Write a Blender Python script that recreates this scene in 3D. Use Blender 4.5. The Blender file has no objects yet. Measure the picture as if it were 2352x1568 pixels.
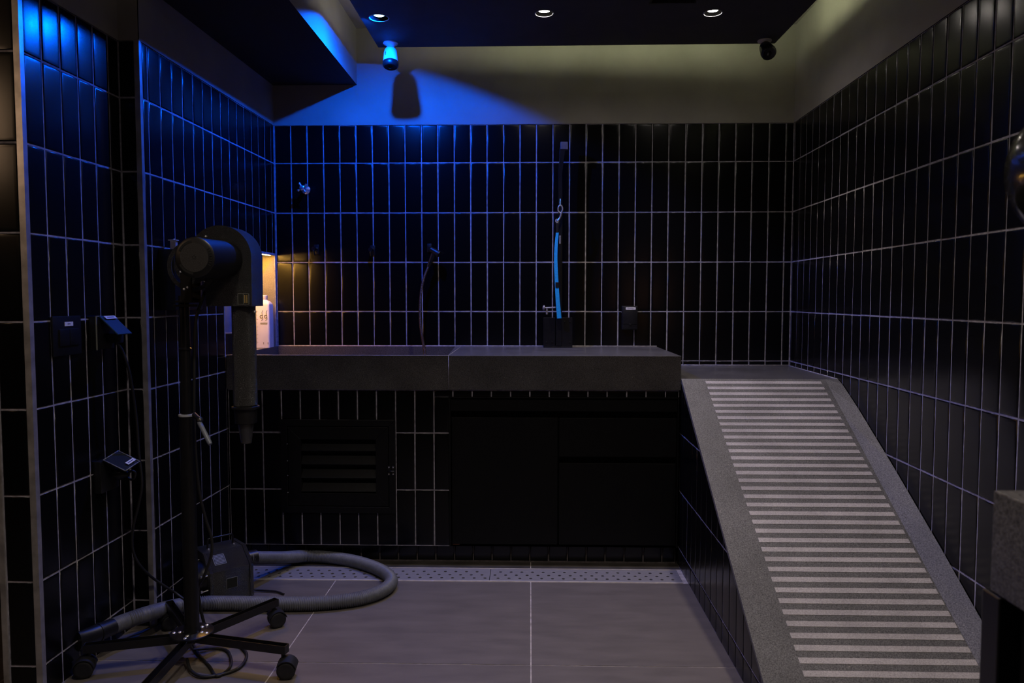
import bpy, bmesh, math, random
from mathutils import Vector, Matrix
from mathutils.geometry import tessellate_polygon

random.seed(7)
R = math.radians
PI = math.pi
sc = bpy.context.scene
col = sc.collection

# ------------------------------------------------------------------ camera, world, exposure, lights
CAM_H = 1.092
FPX = 1721.18
PITCH, YAW = 0.05733, 0.02412
cam_d = bpy.data.cameras.new('camera')
cam = bpy.data.objects.new('camera', cam_d)
col.objects.link(cam)
cam.location = (0, 0, CAM_H)
cam.rotation_euler = (PI / 2 - PITCH, 0, YAW)
cam_d.sensor_width = 36.0
cam_d.lens = FPX / 2352 * 36.0
cam_d.clip_start = 0.02
cam_d.dof.use_dof = True
cam_d.dof.focus_distance = 2.9
cam_d.dof.aperture_fstop = 5.6
sc.camera = cam

world = bpy.data.worlds.new('world')
sc.world = world
world.use_nodes = True
world.node_tree.nodes['Background'].inputs[0].default_value = (0.55, 0.5, 0.6, 1)
world.node_tree.nodes['Background'].inputs[1].default_value = 0.0

sc.view_settings.view_transform = 'Standard'
sc.view_settings.look = 'None'
sc.view_settings.exposure = 0.0
sc.view_settings.gamma = 1.0
sc.view_settings.use_curve_mapping = False
sc.cycles.max_bounces = 8
sc.cycles.diffuse_bounces = 5
sc.cycles.glossy_bounces = 4
sc.cycles.sample_clamp_indirect = 4.0
sc.cycles.use_denoising = True
try:
    sc.cycles.denoiser = 'OPENIMAGEDENOISE'
except Exception:
    pass

PANEL_Z = 2.192
CEIL_Z = 2.362
BLUE = (0.0, 0.095, 1.0)
WHITE = (1.0, 0.85, 0.72)


def spot(name, loc, energy, color, size_deg, blend, radius=0.02, tilt=None):
    d = bpy.data.lights.new(name, 'SPOT')
    d.energy = energy
    d.color = color
    d.spot_size = R(size_deg)
    d.spot_blend = blend
    d.shadow_soft_size = radius
    o = bpy.data.objects.new(name, d)
    col.objects.link(o)
    o.location = loc
    if tilt:
        o.rotation_euler = Vector(tilt).to_track_quat('-Z', 'Y').to_euler()
    return o


def area(name, loc, energy, color, sx, sy, direction):
    d = bpy.data.lights.new(name, 'AREA')
    d.shape = 'RECTANGLE'
    d.size, d.size_y = sx, sy
    d.energy = energy
    d.color = color
    o = bpy.data.objects.new(name, d)
    col.objects.link(o)
    o.location = loc
    o.rotation_euler = Vector(direction).to_track_quat('-Z', 'Y').to_euler()
    return o


# light from the lamps: one blue downlight, the others white; rows at y = 3, 1.3 and -0.6
LAMPS = [(-0.595, 2.999, 'blue'), (0.053, 2.969, 'white'), (0.704, 2.98, 'white'),
         (-0.595, 1.25, 'white'), (0.053, 1.25, 'white'), (0.704, 1.25, 'white'),
         (-0.595, -0.6, 'white'), (0.704, -0.6, 'white')]
E_BLUE, E_WHITE, E_WHITE_NEAR, E_WHITE_REAR = 66.0, 31.0, 29.0, 2.0
spot('blue_lamp_light', (-0.612, 2.999, PANEL_Z + 0.004), E_BLUE, BLUE, 161, 0.12, 0.010, (-0.28, 0.22, -1))
for i, (x, y, k) in enumerate(LAMPS):
    if k == 'white':
        e = E_WHITE if y > 2 else (E_WHITE_NEAR if y > 0 else E_WHITE_REAR)
        spot('white_lamp_light', (x, y, PANEL_Z - 0.003), e, WHITE, 100 if y > 2 else 128, 1.0, 0.025)
# warm lamp of the shop behind the camera
area('warm_shop_light', (1.08, -0.35, 1.12), 0.22, (1.0, 0.45, 0.18), 0.12, 0.30, (-0.15, 1, 0.0))
area('warm_shop_light', (-2.6, 0.5, 1.9), 3.0, (1.0, 0.62, 0.36), 0.4, 0.4, (0.6, 1, -0.2))
# warm led in the top of the niche
nl = area('niche_light', (-1.285, 3.30, 1.292), 3.0, (1.0, 0.50, 0.08), 0.03, 0.46, (0, 0, -1))
nl.rotation_euler = (0, 0, 0)

# ------------------------------------------------------------------ helpers


def at(px, py, Y):
    """the point at distance Y (m) in front of the camera's wall plane, seen at a pixel of the photograph"""
    a, b = (px - 1176) / FPX, (784 - py) / FPX
    c, s = math.cos(PITCH), math.sin(PITCH)
    yy, zz = c + s * b, -s + c * b
    c, s = math.cos(YAW), math.sin(YAW)
    X, W = c * a - s * yy, s * a + c * yy
    t = Y / W
    return Vector((X * t, Y, CAM_H + zz * t))


def mat(name, base=(0.5, 0.5, 0.5), rough=0.5, metal=0.0, spec=0.5, noise=None, bump=None, emit=None, trans=0.0,
        coat=0.0, alpha=1.0):
    """noise=(scale, amount[, stretch]) varies the base colour, bump=(scale, strength)"""
    m = bpy.data.materials.new(name)
    m.use_nodes = True
    nt = m.node_tree
    b = nt.nodes['Principled BSDF']
    b.inputs['Base Color'].default_value = (*base, 1)
    b.inputs['Roughness'].default_value = rough
    b.inputs['Metallic'].default_value = metal
    b.inputs['Specular IOR Level'].default_value = spec
    b.inputs['Coat Weight'].default_value = coat
    if trans:
        b.inputs['Transmission Weight'].default_value = trans
    if emit:
        b.inputs['Emission Color'].default_value = (*emit[0], 1)
        b.inputs['Emission Strength'].default_value = emit[1]
    tc = nt.nodes.new('ShaderNodeTexCoord')
    if noise:
        mp = nt.nodes.new('ShaderNodeMapping')
        mp.inputs['Scale'].default_value = noise[2] if len(noise) > 2 else (1, 1, 1)
        nt.links.new(tc.outputs['Object'], mp.inputs['Vector'])
        n = nt.nodes.new('ShaderNodeTexNoise')
        n.inputs['Scale'].default_value = noise[0]
        n.inputs['Detail'].default_value = 6
        nt.links.new(mp.outputs['Vector'], n.inputs['Vector'])
        cr = nt.nodes.new('ShaderNodeValToRGB')
        cr.color_ramp.elements[0].position = 0.32
        cr.color_ramp.elements[1].position = 0.68
        a = noise[1]
        cr.color_ramp.elements[0].color = (*[max(c * (1 - a), 0) for c in base], 1)
        cr.color_ramp.elements[1].color = (*[min(c * (1 + a), 1) for c in base], 1)
        nt.links.new(n.outputs['Fac'], cr.inputs['Fac'])
        nt.links.new(cr.outputs['Color'], b.inputs['Base Color'])
    if bump:
        n2 = nt.nodes.new('ShaderNodeTexNoise')
        n2.inputs['Scale'].default_value = bump[0]
        n2.inputs['Detail'].default_value = 3
        nt.links.new(tc.outputs['Object'], n2.inputs['Vector'])
        bp = nt.nodes.new('ShaderNodeBump')
        bp.inputs['Strength'].default_value = bump[1]
        bp.inputs['Distance'].default_value = bump[2] if len(bump) > 2 else 0.002
        nt.links.new(n2.outputs['Fac'], bp.inputs['Height'])
        nt.links.new(bp.outputs['Normal'], b.inputs['Normal'])
    return m


def granite(name, base, speck=0.75, rough=0.28, fleck=True):
    m = mat(name, base, rough)
    nt = m.node_tree
    b = nt.nodes['Principled BSDF']
    tc = nt.nodes.new('ShaderNodeTexCoord')
    n = nt.nodes.new('ShaderNodeTexNoise')
    n.inputs['Scale'].default_value = 290
    n.inputs['Detail'].default_value = 5
    n.inputs['Roughness'].default_value = 0.75
    nt.links.new(tc.outputs['Object'], n.inputs['Vector'])
    cr = nt.nodes.new('ShaderNodeValToRGB')
    cr.color_ramp.elements[0].position = 0.36
    cr.color_ramp.elements[0].color = (*[c * (1 - speck) for c in base], 1)
    cr.color_ramp.elements[1].position = 0.66
    cr.color_ramp.elements[1].color = (*[c * (1 + speck) for c in base], 1)
    nt.links.new(n.outputs['Fac'], cr.inputs['Fac'])
    # broad clouding
    n3 = nt.nodes.new('ShaderNodeTexNoise')
    n3.inputs['Scale'].default_value = 7
    n3.inputs['Detail'].default_value = 4
    nt.links.new(tc.outputs['Object'], n3.inputs['Vector'])
    mr = nt.nodes.new('ShaderNodeMapRange')
    mr.inputs['From Min'].default_value = 0.3
    mr.inputs['From Max'].default_value = 0.7
    mr.inputs['To Min'].default_value = 0.8
    mr.inputs['To Max'].default_value = 1.2
    nt.links.new(n3.outputs['Fac'], mr.inputs['Value'])
    mx = nt.nodes.new('ShaderNodeMix')
    mx.data_type = 'RGBA'
    mx.blend_type = 'MULTIPLY'
    mx.inputs['Factor'].default_value = 1
    nt.links.new(cr.outputs['Color'], mx.inputs[6])
    nt.links.new(mr.outputs['Result'], mx.inputs[7])
    last = mx.outputs[2]
    if fleck:
        v = nt.nodes.new('ShaderNodeTexVoronoi')
        v.inputs['Scale'].default_value = 42
        nt.links.new(tc.outputs['Object'], v.inputs['Vector'])
        lt = nt.nodes.new('ShaderNodeMath')
        lt.operation = 'LESS_THAN'
        lt.inputs[1].default_value = 0.07
        nt.links.new(v.outputs['Distance'], lt.inputs[0])
        m2 = nt.nodes.new('ShaderNodeMix')
        m2.data_type = 'RGBA'
        m2.blend_type = 'MULTIPLY'
        m2.inputs[7].default_value = (2.2, 2.1, 1.9, 1)
        nt.links.new(lt.outputs[0], m2.inputs['Factor'])
        nt.links.new(last, m2.inputs[6])
        last = m2.outputs[2]
    nt.links.new(last, b.inputs['Base Color'])
    bp = nt.nodes.new('ShaderNodeBump')
    bp.inputs['Strength'].default_value = 0.25
    bp.inputs['Distance'].default_value = 0.001
    nt.links.new(n.outputs['Fac'], bp.inputs['Height'])
    nt.links.new(bp.outputs['Normal'], b.inputs['Normal'])
    return m


M = dict(
    tile=mat('black_glazed_tile', (0.0025, 0.0025, 0.0030), 0.23, spec=0.33, bump=(6, 0.10)),
    grout=mat('light_grey_grout', (0.31, 0.295, 0.345), 0.9, noise=(60, 0.35), bump=(120, 0.5)),
    plaster=mat('grey_plaster', (0.28, 0.265, 0.25), 0.9, noise=(5, 0.10), bump=(26, 0.35)),
    panel=mat('black_ceiling_paint', (0.045, 0.045, 0.052), 0.7, noise=(12, 0.12)),
    soffit_paint=mat('dark_soffit_paint', (0.012, 0.012, 0.014), 0.8, noise=(10, 0.15)),
    floor_tile=mat('dark_grey_floor_tile', (0.118, 0.103, 0.094), 0.5, noise=(6, 0.14, (1, 3.5, 1)), bump=(180, 0.12)),
    floor_grout=mat('floor_grout', (0.42, 0.38, 0.36), 0.9, noise=(40, 0.3)),
    granite=granite('dark_granite', (0.080, 0.077, 0.080)),
    granite_ramp=granite('grey_granite', (0.100, 0.097, 0.092), 0.75, 0.6),
    granite_strip=granite('blasted_granite', (0.38, 0.355, 0.335), 0.3, 0.8, fleck=False),
    granite_gold=granite('niche_granite', (0.22, 0.20, 0.17), 0.35, 0.6),
    steel=mat('brushed_steel', (0.26, 0.25, 0.265), 0.5, metal=0.3, noise=(30, 0.15, (1, 12, 1)), bump=(90, 0.1)),
    trim=mat('aluminium_trim', (0.42, 0.40, 0.40), 0.36, metal=0.6, noise=(25, 0.25), bump=(40, 0.1)),
    chrome=mat('chrome', (0.75, 0.75, 0.76), 0.22, metal=0.8),
    black_metal=mat('black_powder_coat', (0.006, 0.006, 0.007), 0.3, noise=(60, 0.2)),
    black_plastic=mat('black_plastic', (0.007, 0.007, 0.008), 0.38, noise=(60, 0.2)),
    rubber=mat('black_rubber', (0.008, 0.008, 0.009), 0.55, noise=(60, 0.2)),
    hammer=mat('hammered_black_metal', (0.008, 0.0078, 0.0078), 0.30, spec=0.8, noise=(200, 0.5), bump=(560, 1.0, 0.005)),
    cabinet=mat('matt_black_cabinet', (0.003, 0.003, 0.0035), 0.5, spec=0.2, noise=(30, 0.2)),
    gap=mat('dark_gap', (0.003, 0.003, 0.003), 0.9),
    vent=mat('black_aluminium', (0.005, 0.005, 0.006), 0.42, spec=0.3, noise=(30, 0.2)),
    hose=mat('grey_corrugated_hose', (0.105, 0.11, 0.125), 0.5, noise=(60, 0.15)),
    strap=mat('blue_nylon_strap', (0.0, 0.33, 0.72), 0.7, noise=(300, 0.2)),
    white_plastic=mat('white_plastic', (0.72, 0.70, 0.74), 0.4, noise=(20, 0.05)),
    white_dim=mat('white_camera_plastic', (0.70, 0.72, 0.76), 0.4, noise=(20, 0.05)),
    collar=mat('grey_collar', (0.30, 0.32, 0.36), 0.4, noise=(40, 0.1)),
    bluish=mat('blue_grey_bottle', (0.10, 0.14, 0.26), 0.35, noise=(30, 0.1)),
    shaded_grout=mat('shaded_dirty_grout', (0.07, 0.06, 0.06), 0.9, noise=(60, 0.4)),  # toe kick grout: shade of the overhang and dirt put into the colour
    shaded_floor=mat('shaded_dirty_floor_tile', (0.045, 0.04, 0.036), 0.5, noise=(12, 0.3)),  # strip behind the drain: tile darkened for counter shade, plus dirt
    baffle=mat('deep_black_baffle', (0.0006, 0.0006, 0.0006), 1.0, spec=0.0),
    ink=mat('dark_ink', (0.02, 0.02, 0.05), 0.6),
    label=mat('paper_label', (0.7, 0.68, 0.68), 0.6, noise=(200, 0.1)),
    plate=mat('printed_plate', (0.006, 0.008, 0.006), 0.6),
    plate_line=mat('plate_print', (0.20, 0.21, 0.19), 0.5),
    gold=mat('gold_print', (0.5, 0.35, 0.12), 0.5),
    clear=mat('smoked_clear_plastic', (0.30, 0.31, 0.34), 0.15, trans=0.92),
    grey_handle=mat('grey_handle_plastic', (0.11, 0.13, 0.18), 0.4),
    outlet_blue=mat('dark_blue_flap', (0.02, 0.05, 0.10), 0.35),
    lens_white=mat('lit_lens_white', (0.9, 0.9, 0.9), 0.5, emit=((1.0, 0.90, 0.80), 260.0)),
    lens_blue=mat('lit_lens_blue', (0.9, 0.9, 0.9), 0.5, emit=((0.30, 0.62, 1.0), 14.0)),
    led=mat('led_strip_lit', (0.9, 0.9, 0.9), 0.5, emit=((0.95, 1.0, 0.58), 36.0)),
    led_dim=mat('led_strip_dim', (0.9, 0.9, 0.9), 0.5, emit=((1.0, 0.92, 0.76), 11.0)),
    led_warm=mat('warm_led_lit', (0.9, 0.9, 0.9), 0.5, emit=((1.0, 0.52, 0.10), 170.0)),
    lamp_ring=mat('lamp_trim_ring', (0.30, 0.30, 0.31), 0.4, metal=0.4),
    glossy_black=mat('glossy_black_shell', (0.012, 0.012, 0.010), 0.18, coat=0.5),
    wood=mat('bare_wood_edge', (0.16, 0.06, 0.035), 0.7, noise=(60, 0.3)),
)


def nbm():
    return bmesh.new()


def obj(name, bm, m, parent=None, smooth=False, kind=None, label=None):
    """link a bmesh as one object; m is one material or a list of them"""
    bmesh.ops.recalc_face_normals(bm, faces=bm.faces)
    me = bpy.data.meshes.new(name)
    bm.to_mesh(me)
    bm.free()
    for q in (m if isinstance(m, (list, tuple)) else [m]):
        me.materials.append(q)
    if smooth:
        for p in me.polygons:
            p.use_smooth = True
        try:
            me.set_sharp_from_angle(angle=R(42))
        except Exception:
            pass
    o = bpy.data.objects.new(name, me)
    col.objects.link(o)
    if parent is not None:
        o.parent = parent
        o.matrix_parent_inverse = parent_matrix(parent).inverted()
    if kind:
        o['kind'] = kind
    if label:
        o['label'] = label
    return o


def parent_matrix(p):
    mtx = Matrix.LocRotScale(p.location, p.rotation_euler, p.scale)
    if p.parent:
        mtx = parent_matrix(p.parent) @ p.matrix_parent_inverse @ mtx
    return mtx


def thing(name, label, cat, loc=(0, 0, 0), group=None):
    o = bpy.data.objects.new(name, None)
    o.empty_display_size = 0.05
    col.objects.link(o)
    o.location = loc
    o['label'] = label
    o['category'] = cat
    if group:
        o['group'] = group
    return o


def tag(o, label, cat, group=None):
    o['label'] = label
    o['category'] = cat
    if group:
        o['group'] = group
    return o


def structure(name, bm, m, smooth=False):
    return obj(name, bm, m, None, smooth, kind='structure')


def box(bm, lo, hi, mi=0, bevel=0.0, mtx=None):
    lo, hi = Vector(lo), Vector(hi)
    v = [bm.verts.new((x, y, z)) for x in (lo.x, hi.x) for y in (lo.y, hi.y) for z in (lo.z, hi.z)]
    fs = []
    for q in ((0, 1, 3, 2), (4, 6, 7, 5), (0, 4, 5, 1), (2, 3, 7, 6), (0, 2, 6, 4), (1, 5, 7, 3)):
        f = bm.faces.new([v[i] for i in q])
        f.material_index = mi
        fs.append(f)
    if mtx is not None:
        for q in v:
            q.co = mtx @ q.co
    if bevel:
        es = list({e for f in fs for e in f.edges})
        bmesh.ops.bevel(bm, geom=es, offset=bevel, segments=2, profile=0.5, affect='EDGES', material=-1)
    return v


def prism(bm, pts, vec, mi=0, bevel=0.0):
    """extrude a closed outline of 3-D points along a vector"""
    vec = Vector(vec)
    a = [bm.verts.new(Vector(p)) for p in pts]
    b = [bm.verts.new(Vector(p) + vec) for p in pts]
    fs = [bm.faces.new(a), bm.faces.new(list(reversed(b)))]
    n = len(a)
    for i in range(n):
        fs.append(bm.faces.new([a[i], b[i], b[(i + 1) % n], a[(i + 1) % n]]))
    for f in fs:
        f.material_index = mi
    if bevel:
        es = list(set(fs[0].edges) | set(fs[1].edges))
        bmesh.ops.bevel(bm, geom=es, offset=bevel, segments=2, profile=0.5, affect='EDGES', material=-1)


def frame_of(d):
    d = Vector(d).normalized()
    u = d.orthogonal().normalized()
    return u, d.cross(u).normalized()


def tube(bm, pts, r, seg=12, mi=0, caps=True, radii=None):
    pts = [Vector(p) for p in pts]
    n = len(pts)
    rings = []
    d0 = (pts[1] - pts[0]).normalized()
    u = d0.orthogonal().normalized()
    for i, p in enumerate(pts):
        d = (pts[min(i + 1, n - 1)] - pts[max(i - 1, 0)]).normalized()
        u = (u - d * u.dot(d)).normalized()
        w = d.cross(u)
        rr = radii[i] if radii else r
        rings.append([bm.verts.new(p + (u * math.cos(2 * PI * k / seg) + w * math.sin(2 * PI * k / seg)) * rr)
                      for k in range(seg)])
    for a, b in zip(rings, rings[1:]):
        for k in range(seg):
            f = bm.faces.new([a[k], a[(k + 1) % seg], b[(k + 1) % seg], b[k]])
            f.material_index = mi
            f.smooth = True
    if caps:
        for q in (rings[0], rings[-1]):
            bm.faces.new(q).material_index = mi


def lathe(bm, o, d, prof, seg=32, mi=0, caps=True):
    """prof = [(along, radius)] round the axis d from o"""
    o, d = Vector(o), Vector(d).normalized()
    u, w = frame_of(d)
    rings = []
    for t, r in prof:
        rings.append([bm.verts.new(o + d * t + (u * math.cos(2 * PI * k / seg) + w * math.sin(2 * PI * k / seg)) * max(r, 1e-5))
                      for k in range(seg)])
    for a, b in zip(rings, rings[1:]):
        for k in range(seg):
            f = bm.faces.new([a[k], a[(k + 1) % seg], b[(k + 1) % seg], b[k]])
            f.material_index = mi
    if caps:
        for q in (rings[0], rings[-1]):
            bm.faces.new(q).material_index = mi


def catmull(pts, step=0.01):
    P = [Vector(p) for p in pts]
    P = [P[0] * 2 - P[1]] + P + [P[-1] * 2 - P[-2]]
    out = []
    for i in range(1, len(P) - 2):
        a, b, c, d = P[i - 1:i + 3]
        n = max(2, int((c - b).length / step))
        for k in range(n):
            t = k / n
            out.append(0.5 * ((2 * b) + (c - a) * t + (2 * a - 5 * b + 4 * c - d) * t * t + (3 * b - a - 3 * c + d) * t ** 3))
    out.append(P[-2])
    return out


def resample(pts, step):
    out = [pts[0]]
    acc = 0.0
    for a, b in zip(pts, pts[1:]):
        L = (b - a).length
        while acc + L >= step:
            t = (step - acc) / L
            a = a.lerp(b, t)
            out.append(a)
            L = (b - a).length
            acc = 0.0
        acc += L
    return out


def poly_holes(bm, outer, holes, P, mi=0):
    """fill outline with holes; P maps (u, v) to a 3-D point. returns vert list"""
    loops = [[Vector((u, v, 0)) for u, v in outer]] + [[Vector((u, v, 0)) for u, v in h] for h in holes]
    flat = [p for l in loops for p in l]
    vs = [bm.verts.new(P(p.x, p.y)) for p in flat]
    for t in tessellate_polygon(loops):
        if len(set(t)) == 3:
            try:
                bm.faces.new([vs[i] for i in t]).material_index = mi
            except ValueError:
                pass
    idx, k = [], 0
    for l in loops:
        idx.append(vs[k:k + len(l)])
        k += len(l)
    return idx


# ---- tiles
PW, PH = 0.078, 0.235


def clip_poly(poly, a, b, c):
    """keep the side a*u + b*v <= c"""
    out = []
    n = len(poly)
    for i in range(n):
        p, q = poly[i], poly[(i + 1) % n]
        dp, dq = a * p[0] + b * p[1] - c, a * q[0] + b * q[1] - c
        if dp <= 1e-9:
            out.append(p)
        if (dp < -1e-9 and dq > 1e-9) or (dp > 1e-9 and dq < -1e-9):
            t = dp / (dp - dq)
            out.append((p[0] + (q[0] - p[0]) * t, p[1] + (q[1] - p[1]) * t))
    return out


def parea(p):
    return 0.5 * sum(p[i][0] * p[(i + 1) % len(p)][1] - p[(i + 1) % len(p)][0] * p[i][1] for i in range(len(p)))


def inset(poly, d):
    n = len(poly)
    out = []
    for i in range(n):
        a, b, c = poly[i - 1], poly[i], poly[(i + 1) % n]
        e1 = (b[0] - a[0], b[1] - a[1])
        e2 = (c[0] - b[0], c[1] - b[1])
        l1, l2 = math.hypot(*e1), math.hypot(*e2)
        n1 = (-e1[1] / l1, e1[0] / l1)
        n2 = (-e2[1] / l2, e2[0] / l2)
        k = 1 + n1[0] * n2[0] + n1[1] * n2[1]
        if k < 0.05:
            return None
        out.append((b[0] + (n1[0] + n2[0]) / k * d, b[1] + (n1[1] + n2[1]) / k * d))
    return out


PROFILE = [(0.0, -0.004), (0.0003, -0.0016), (0.0016, -0.0004), (0.0045, 0.0), (0.012, 0.00035)]


def add_tile(bm, P, poly, mi=1):
    q = []
    for p in poly:
        if not q or math.hypot(p[0] - q[-1][0], p[1] - q[-1][1]) > 1e-4:
            q.append(p)
    if len(q) > 1 and math.hypot(q[0][0] - q[-1][0], q[0][1] - q[-1][1]) < 1e-4:
        q.pop()
    poly = q
    if len(poly) < 3:
        return
    A = parea(poly)
    if A < 0:
        poly.reverse()
        A = -A
    if A < 1.2e-4:
        return
    us, vs = [p[0] for p in poly], [p[1] for p in poly]
    uc, vc = (min(us) + max(us)) / 2, (min(vs) + max(vs)) / 2
    small = min(max(us) - min(us), max(vs) - min(vs))
    ta, tb, tn = random.gauss(0, 0.0035), random.gauss(0, 0.0016), random.gauss(0, 0.00015)
    rings = []
    for d, h in PROFILE:
        if d * 2.2 > small:
            break
        r = inset(poly, d)
        if r is None:
            break
        rings.append([bm.verts.new(P(u, v, h + tn + (ta * (u - uc) + tb * (v - vc) if h > -0.003 else 0))) for u, v in r])
    n = len(poly)
    for a, b in zip(rings, rings[1:]):
        for i in range(n):
            f = bm.faces.new([a[i], a[(i + 1) % n], b[(i + 1) % n], b[i]])
            f.material_index = mi
            f.smooth = True
    f = bm.faces.new(rings[-1])
    f.material_index = mi
    f.smooth = True


GW = 0.0042   # grout joint


def tile_field(bm, P, u0, u1, cuts_v, phase, holes=(), clips=(), mi=1):
    """tiles in vertical stacks between the rows cuts_v (descending), columns at phase + i*PW"""
    i = math.floor((u0 - phase) / PW)
    while phase + i * PW < u1:
        ua, ub = max(u0, phase + i * PW), min(u1, phase + (i + 1) * PW)
        i += 1
        if ub - ua < 0.008:
            continue
        for vt, vb in zip(cuts_v, cuts_v[1:]):
            j = [random.gauss(0, 0.00035) for _ in range(4)]
            g = GW / 2
            rects = [(ua + g + j[0], ub - g + j[1], vb + g + j[2], vt - g + j[3])]
            for (ha, hb, hc, hd) in holes:       # u range, v range
                new = []
                for (a, b, c, d) in rects:
                    if b <= ha or a >= hb or d <= hc or c >= hd:
                        new.append((a, b, c, d))
                        continue
                    if c < hc:
                        new.append((a, b, c, hc))
                    if d > hd:
                        new.append((a, b, hd, d))
                    if a < ha:
                        new.append((a, ha, max(c, hc), min(d, hd)))
                    if b > hb:
                        new.append((hb, b, max(c, hc), min(d, hd)))
                rects = new
            for (a, b, c, d) in rects:
                if b - a < 0.006 or d - c < 0.008:
                    continue
                poly = [(a, c), (b, c), (b, d), (a, d)]
                for cl in clips:
                    poly = clip_poly(poly, *cl)
                if len(poly) >= 3:
                    add_tile(bm, P, poly, mi)


def rect_face(bm, P, a, b, c, d, n, mi=0):
    f = bm.faces.new([bm.verts.new(P(u, v, n)) for u, v in ((a, c), (b, c), (b, d), (a, d))])
    f.material_index = mi


def holed_face(bm, P, a, b, c, d, holes, n, mi=0):
    """rectangle minus rectangles, as quads on a grid"""
    us = sorted({a, b, *[min(max(h[0], a), b) for h in holes], *[min(max(h[1], a), b) for h in holes]})
    vs = sorted({c, d, *[min(max(h[2], c), d) for h in holes], *[min(max(h[3], c), d) for h in holes]})
    for i in range(len(us) - 1):
        for k in range(len(vs) - 1):
            mu, mv = (us[i] + us[i + 1]) / 2, (vs[k] + vs[k + 1]) / 2
            if any(h[0] < mu < h[1] and h[2] < mv < h[3] for h in holes):
                continue
            rect_face(bm, P, us[i], us[i + 1], vs[k], vs[k + 1], n, mi)


TOP = 1.9130
ROWS = [TOP, 1.735, 1.5, 1.265, 1.03, 0.795, 0.56, 0.325, 0.09, 0.0]
TD = -0.0018   # grout level below the tile face

# wall planes
YB = 3.5918


def P_back(u, v, n=0.0):
    return Vector((u, YB - n, v))


RS = 0.01867


def XR(y):
    return 1.23388 - RS * (3.50255 - y)


def P_right(u, v, n=0.0):       # u = distance towards the camera from y = 3.50255
    return Vector((XR(3.50255 - u) - n, 3.50255 - u - n * RS, v))


LS = 0.02411


def XC(y):
    return -1.22287 - LS * (3.55581 - y)


def P_c(u, v, n=0.0):
    return Vector((XC(3.55581 - u) + n, 3.55581 - u - n * LS, v))


def XA(y):
    return -1.31869 - LS * (2.35648 - y)


def P_a(u, v, n=0.0):
    return Vector((XA(2.35648 - u) + n, 2.35648 - u - n * LS, v))


YRET = 2.412      # face between the two left wall sections
YD = 1.957        # near end of the left wall section

# ------------------------------------------------------------------ the room
# back wall
bm = nbm()
tile_field(bm, P_back, XC(YB), XR(YB), [z for z in ROWS if z > 0.7] + [0.74], -1.14102)
rect_face(bm, P_back, XC(YB) - 0.02, XR(YB) + 0.02, 0.0, TOP, TD, 0)
rect_face(bm, P_back, XC(YB) - 0.02, XR(YB) + 0.02, TOP, CEIL_Z, 0.002, 2)
rect_face(bm, lambda u, v, n: Vector((u, YB - v, TOP)), XC(YB) - 0.02, XR(YB) + 0.02, -0.02, 0.002, 0, 2)
structure('wall_back', bm, [M['grout'], M['tile'], M['plaster']])

# right wall
bm = nbm()
tile_field(bm, P_right, 3.50255 - YB, 3.50255 - 0.6, ROWS, 0.0)
rect_face(bm, P_right, -0.12, 6.6, 0.0, TOP, TD, 0)
rect_face(bm, P_right, -0.12, 6.6, TOP, CEIL_Z, 0.002, 2)
structure('wall_right', bm, [M['grout'], M['tile'], M['plaster']])

# left wall, far section with the niche
NY0, NY1, NZ0, NZ1 = 3.005, 3.575, 0.857, 1.297
nu0, nu1 = 3.55581 - NY1, 3.55581 - NY0
bm = nbm()
nh = [(nu0, nu1 + 0.0, NZ0, NZ1)]
tile_field(bm, P_c, 3.55581 - YB, 3.55581 - (YRET + 0.018), ROWS, 0.0, holes=nh)
holed_face(bm, P_c, 3.55581 - YB - 0.03, 3.55581 - YRET - 0.006, 0.0, TOP, nh, TD, 0)
rect_face(bm, P_c, 3.55581 - YB - 0.03, 3.55581 - YRET, TOP, CEIL_Z, 0.002, 2)
# niche box
ND = 0.125
c0, c1 = P_c(nu0, NZ0, TD), P_c(nu1, NZ0, TD)
b0, b1 = P_c(nu0, NZ0, -ND), P_c(nu1, NZ0, -ND)
up = Vector((0, 0, NZ1 - NZ0))


def quad(bm, pts, mi=0):
    f = bm.faces.new([bm.verts.new(Vector(p)) for p in pts])
    f.material_index = mi
    return f


quad(bm, [b0, b1, b1 + up, b0 + up], 3)
quad(bm, [c0, c1, b1, b0], 3)
quad(bm, [c0 + up, c1 + up, b1 + up, b0 + up], 3)
quad(bm, [c0, b0, b0 + up, c0 + up], 3)
quad(bm, [c1, b1, b1 + up, c1 + up], 3)
# outer skin behind the niche keeps it a real recess
structure('wall_left', bm, [M['grout'], M['tile'], M['plaster'], M['granite_gold']])

# left wall, return face
bm = nbm()
xr0, xr1 = XA(YRET), XC(YRET)


def P_ret(u, v, n=0.0):
    return Vector((u, YRET - n, v))


tile_field(bm, P_ret, xr0, xr1 - 0.012, ROWS, xr1 - 0.014 - PW)
rect_face(bm, P_ret, xr0 - 0.02, xr1 - 0.001, 0.0, TOP, TD, 0)
rect_face(bm, P_ret, xr0 - 0.02, xr1, TOP, CEIL_Z, 0.002, 2)
structure('wall_left_return', bm, [M['grout'], M['tile'], M['plaster']])

# left wall, near section
bm = nbm()
tile_field(bm, P_a, 2.35648 - YRET, 2.35648 - (YD + 0.012), ROWS, 0.0)
rect_face(bm, P_a, 2.35648 - YRET - 0.02, 2.35648 - YD - 0.002, 0.0, TOP, TD, 0)
rect_face(bm, P_a, 2.35648 - YRET - 0.02, 2.35648 - YD, TOP, CEIL_Z, 0.002, 2)
structure('wall_left_near', bm, [M['grout'], M['tile'], M['plaster']])

# face at the near end of it, one tile wide
bm = nbm()
xd1 = XA(YD)


def P_d(u, v, n=0.0):
    return Vector((u, YD - n, v))


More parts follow.
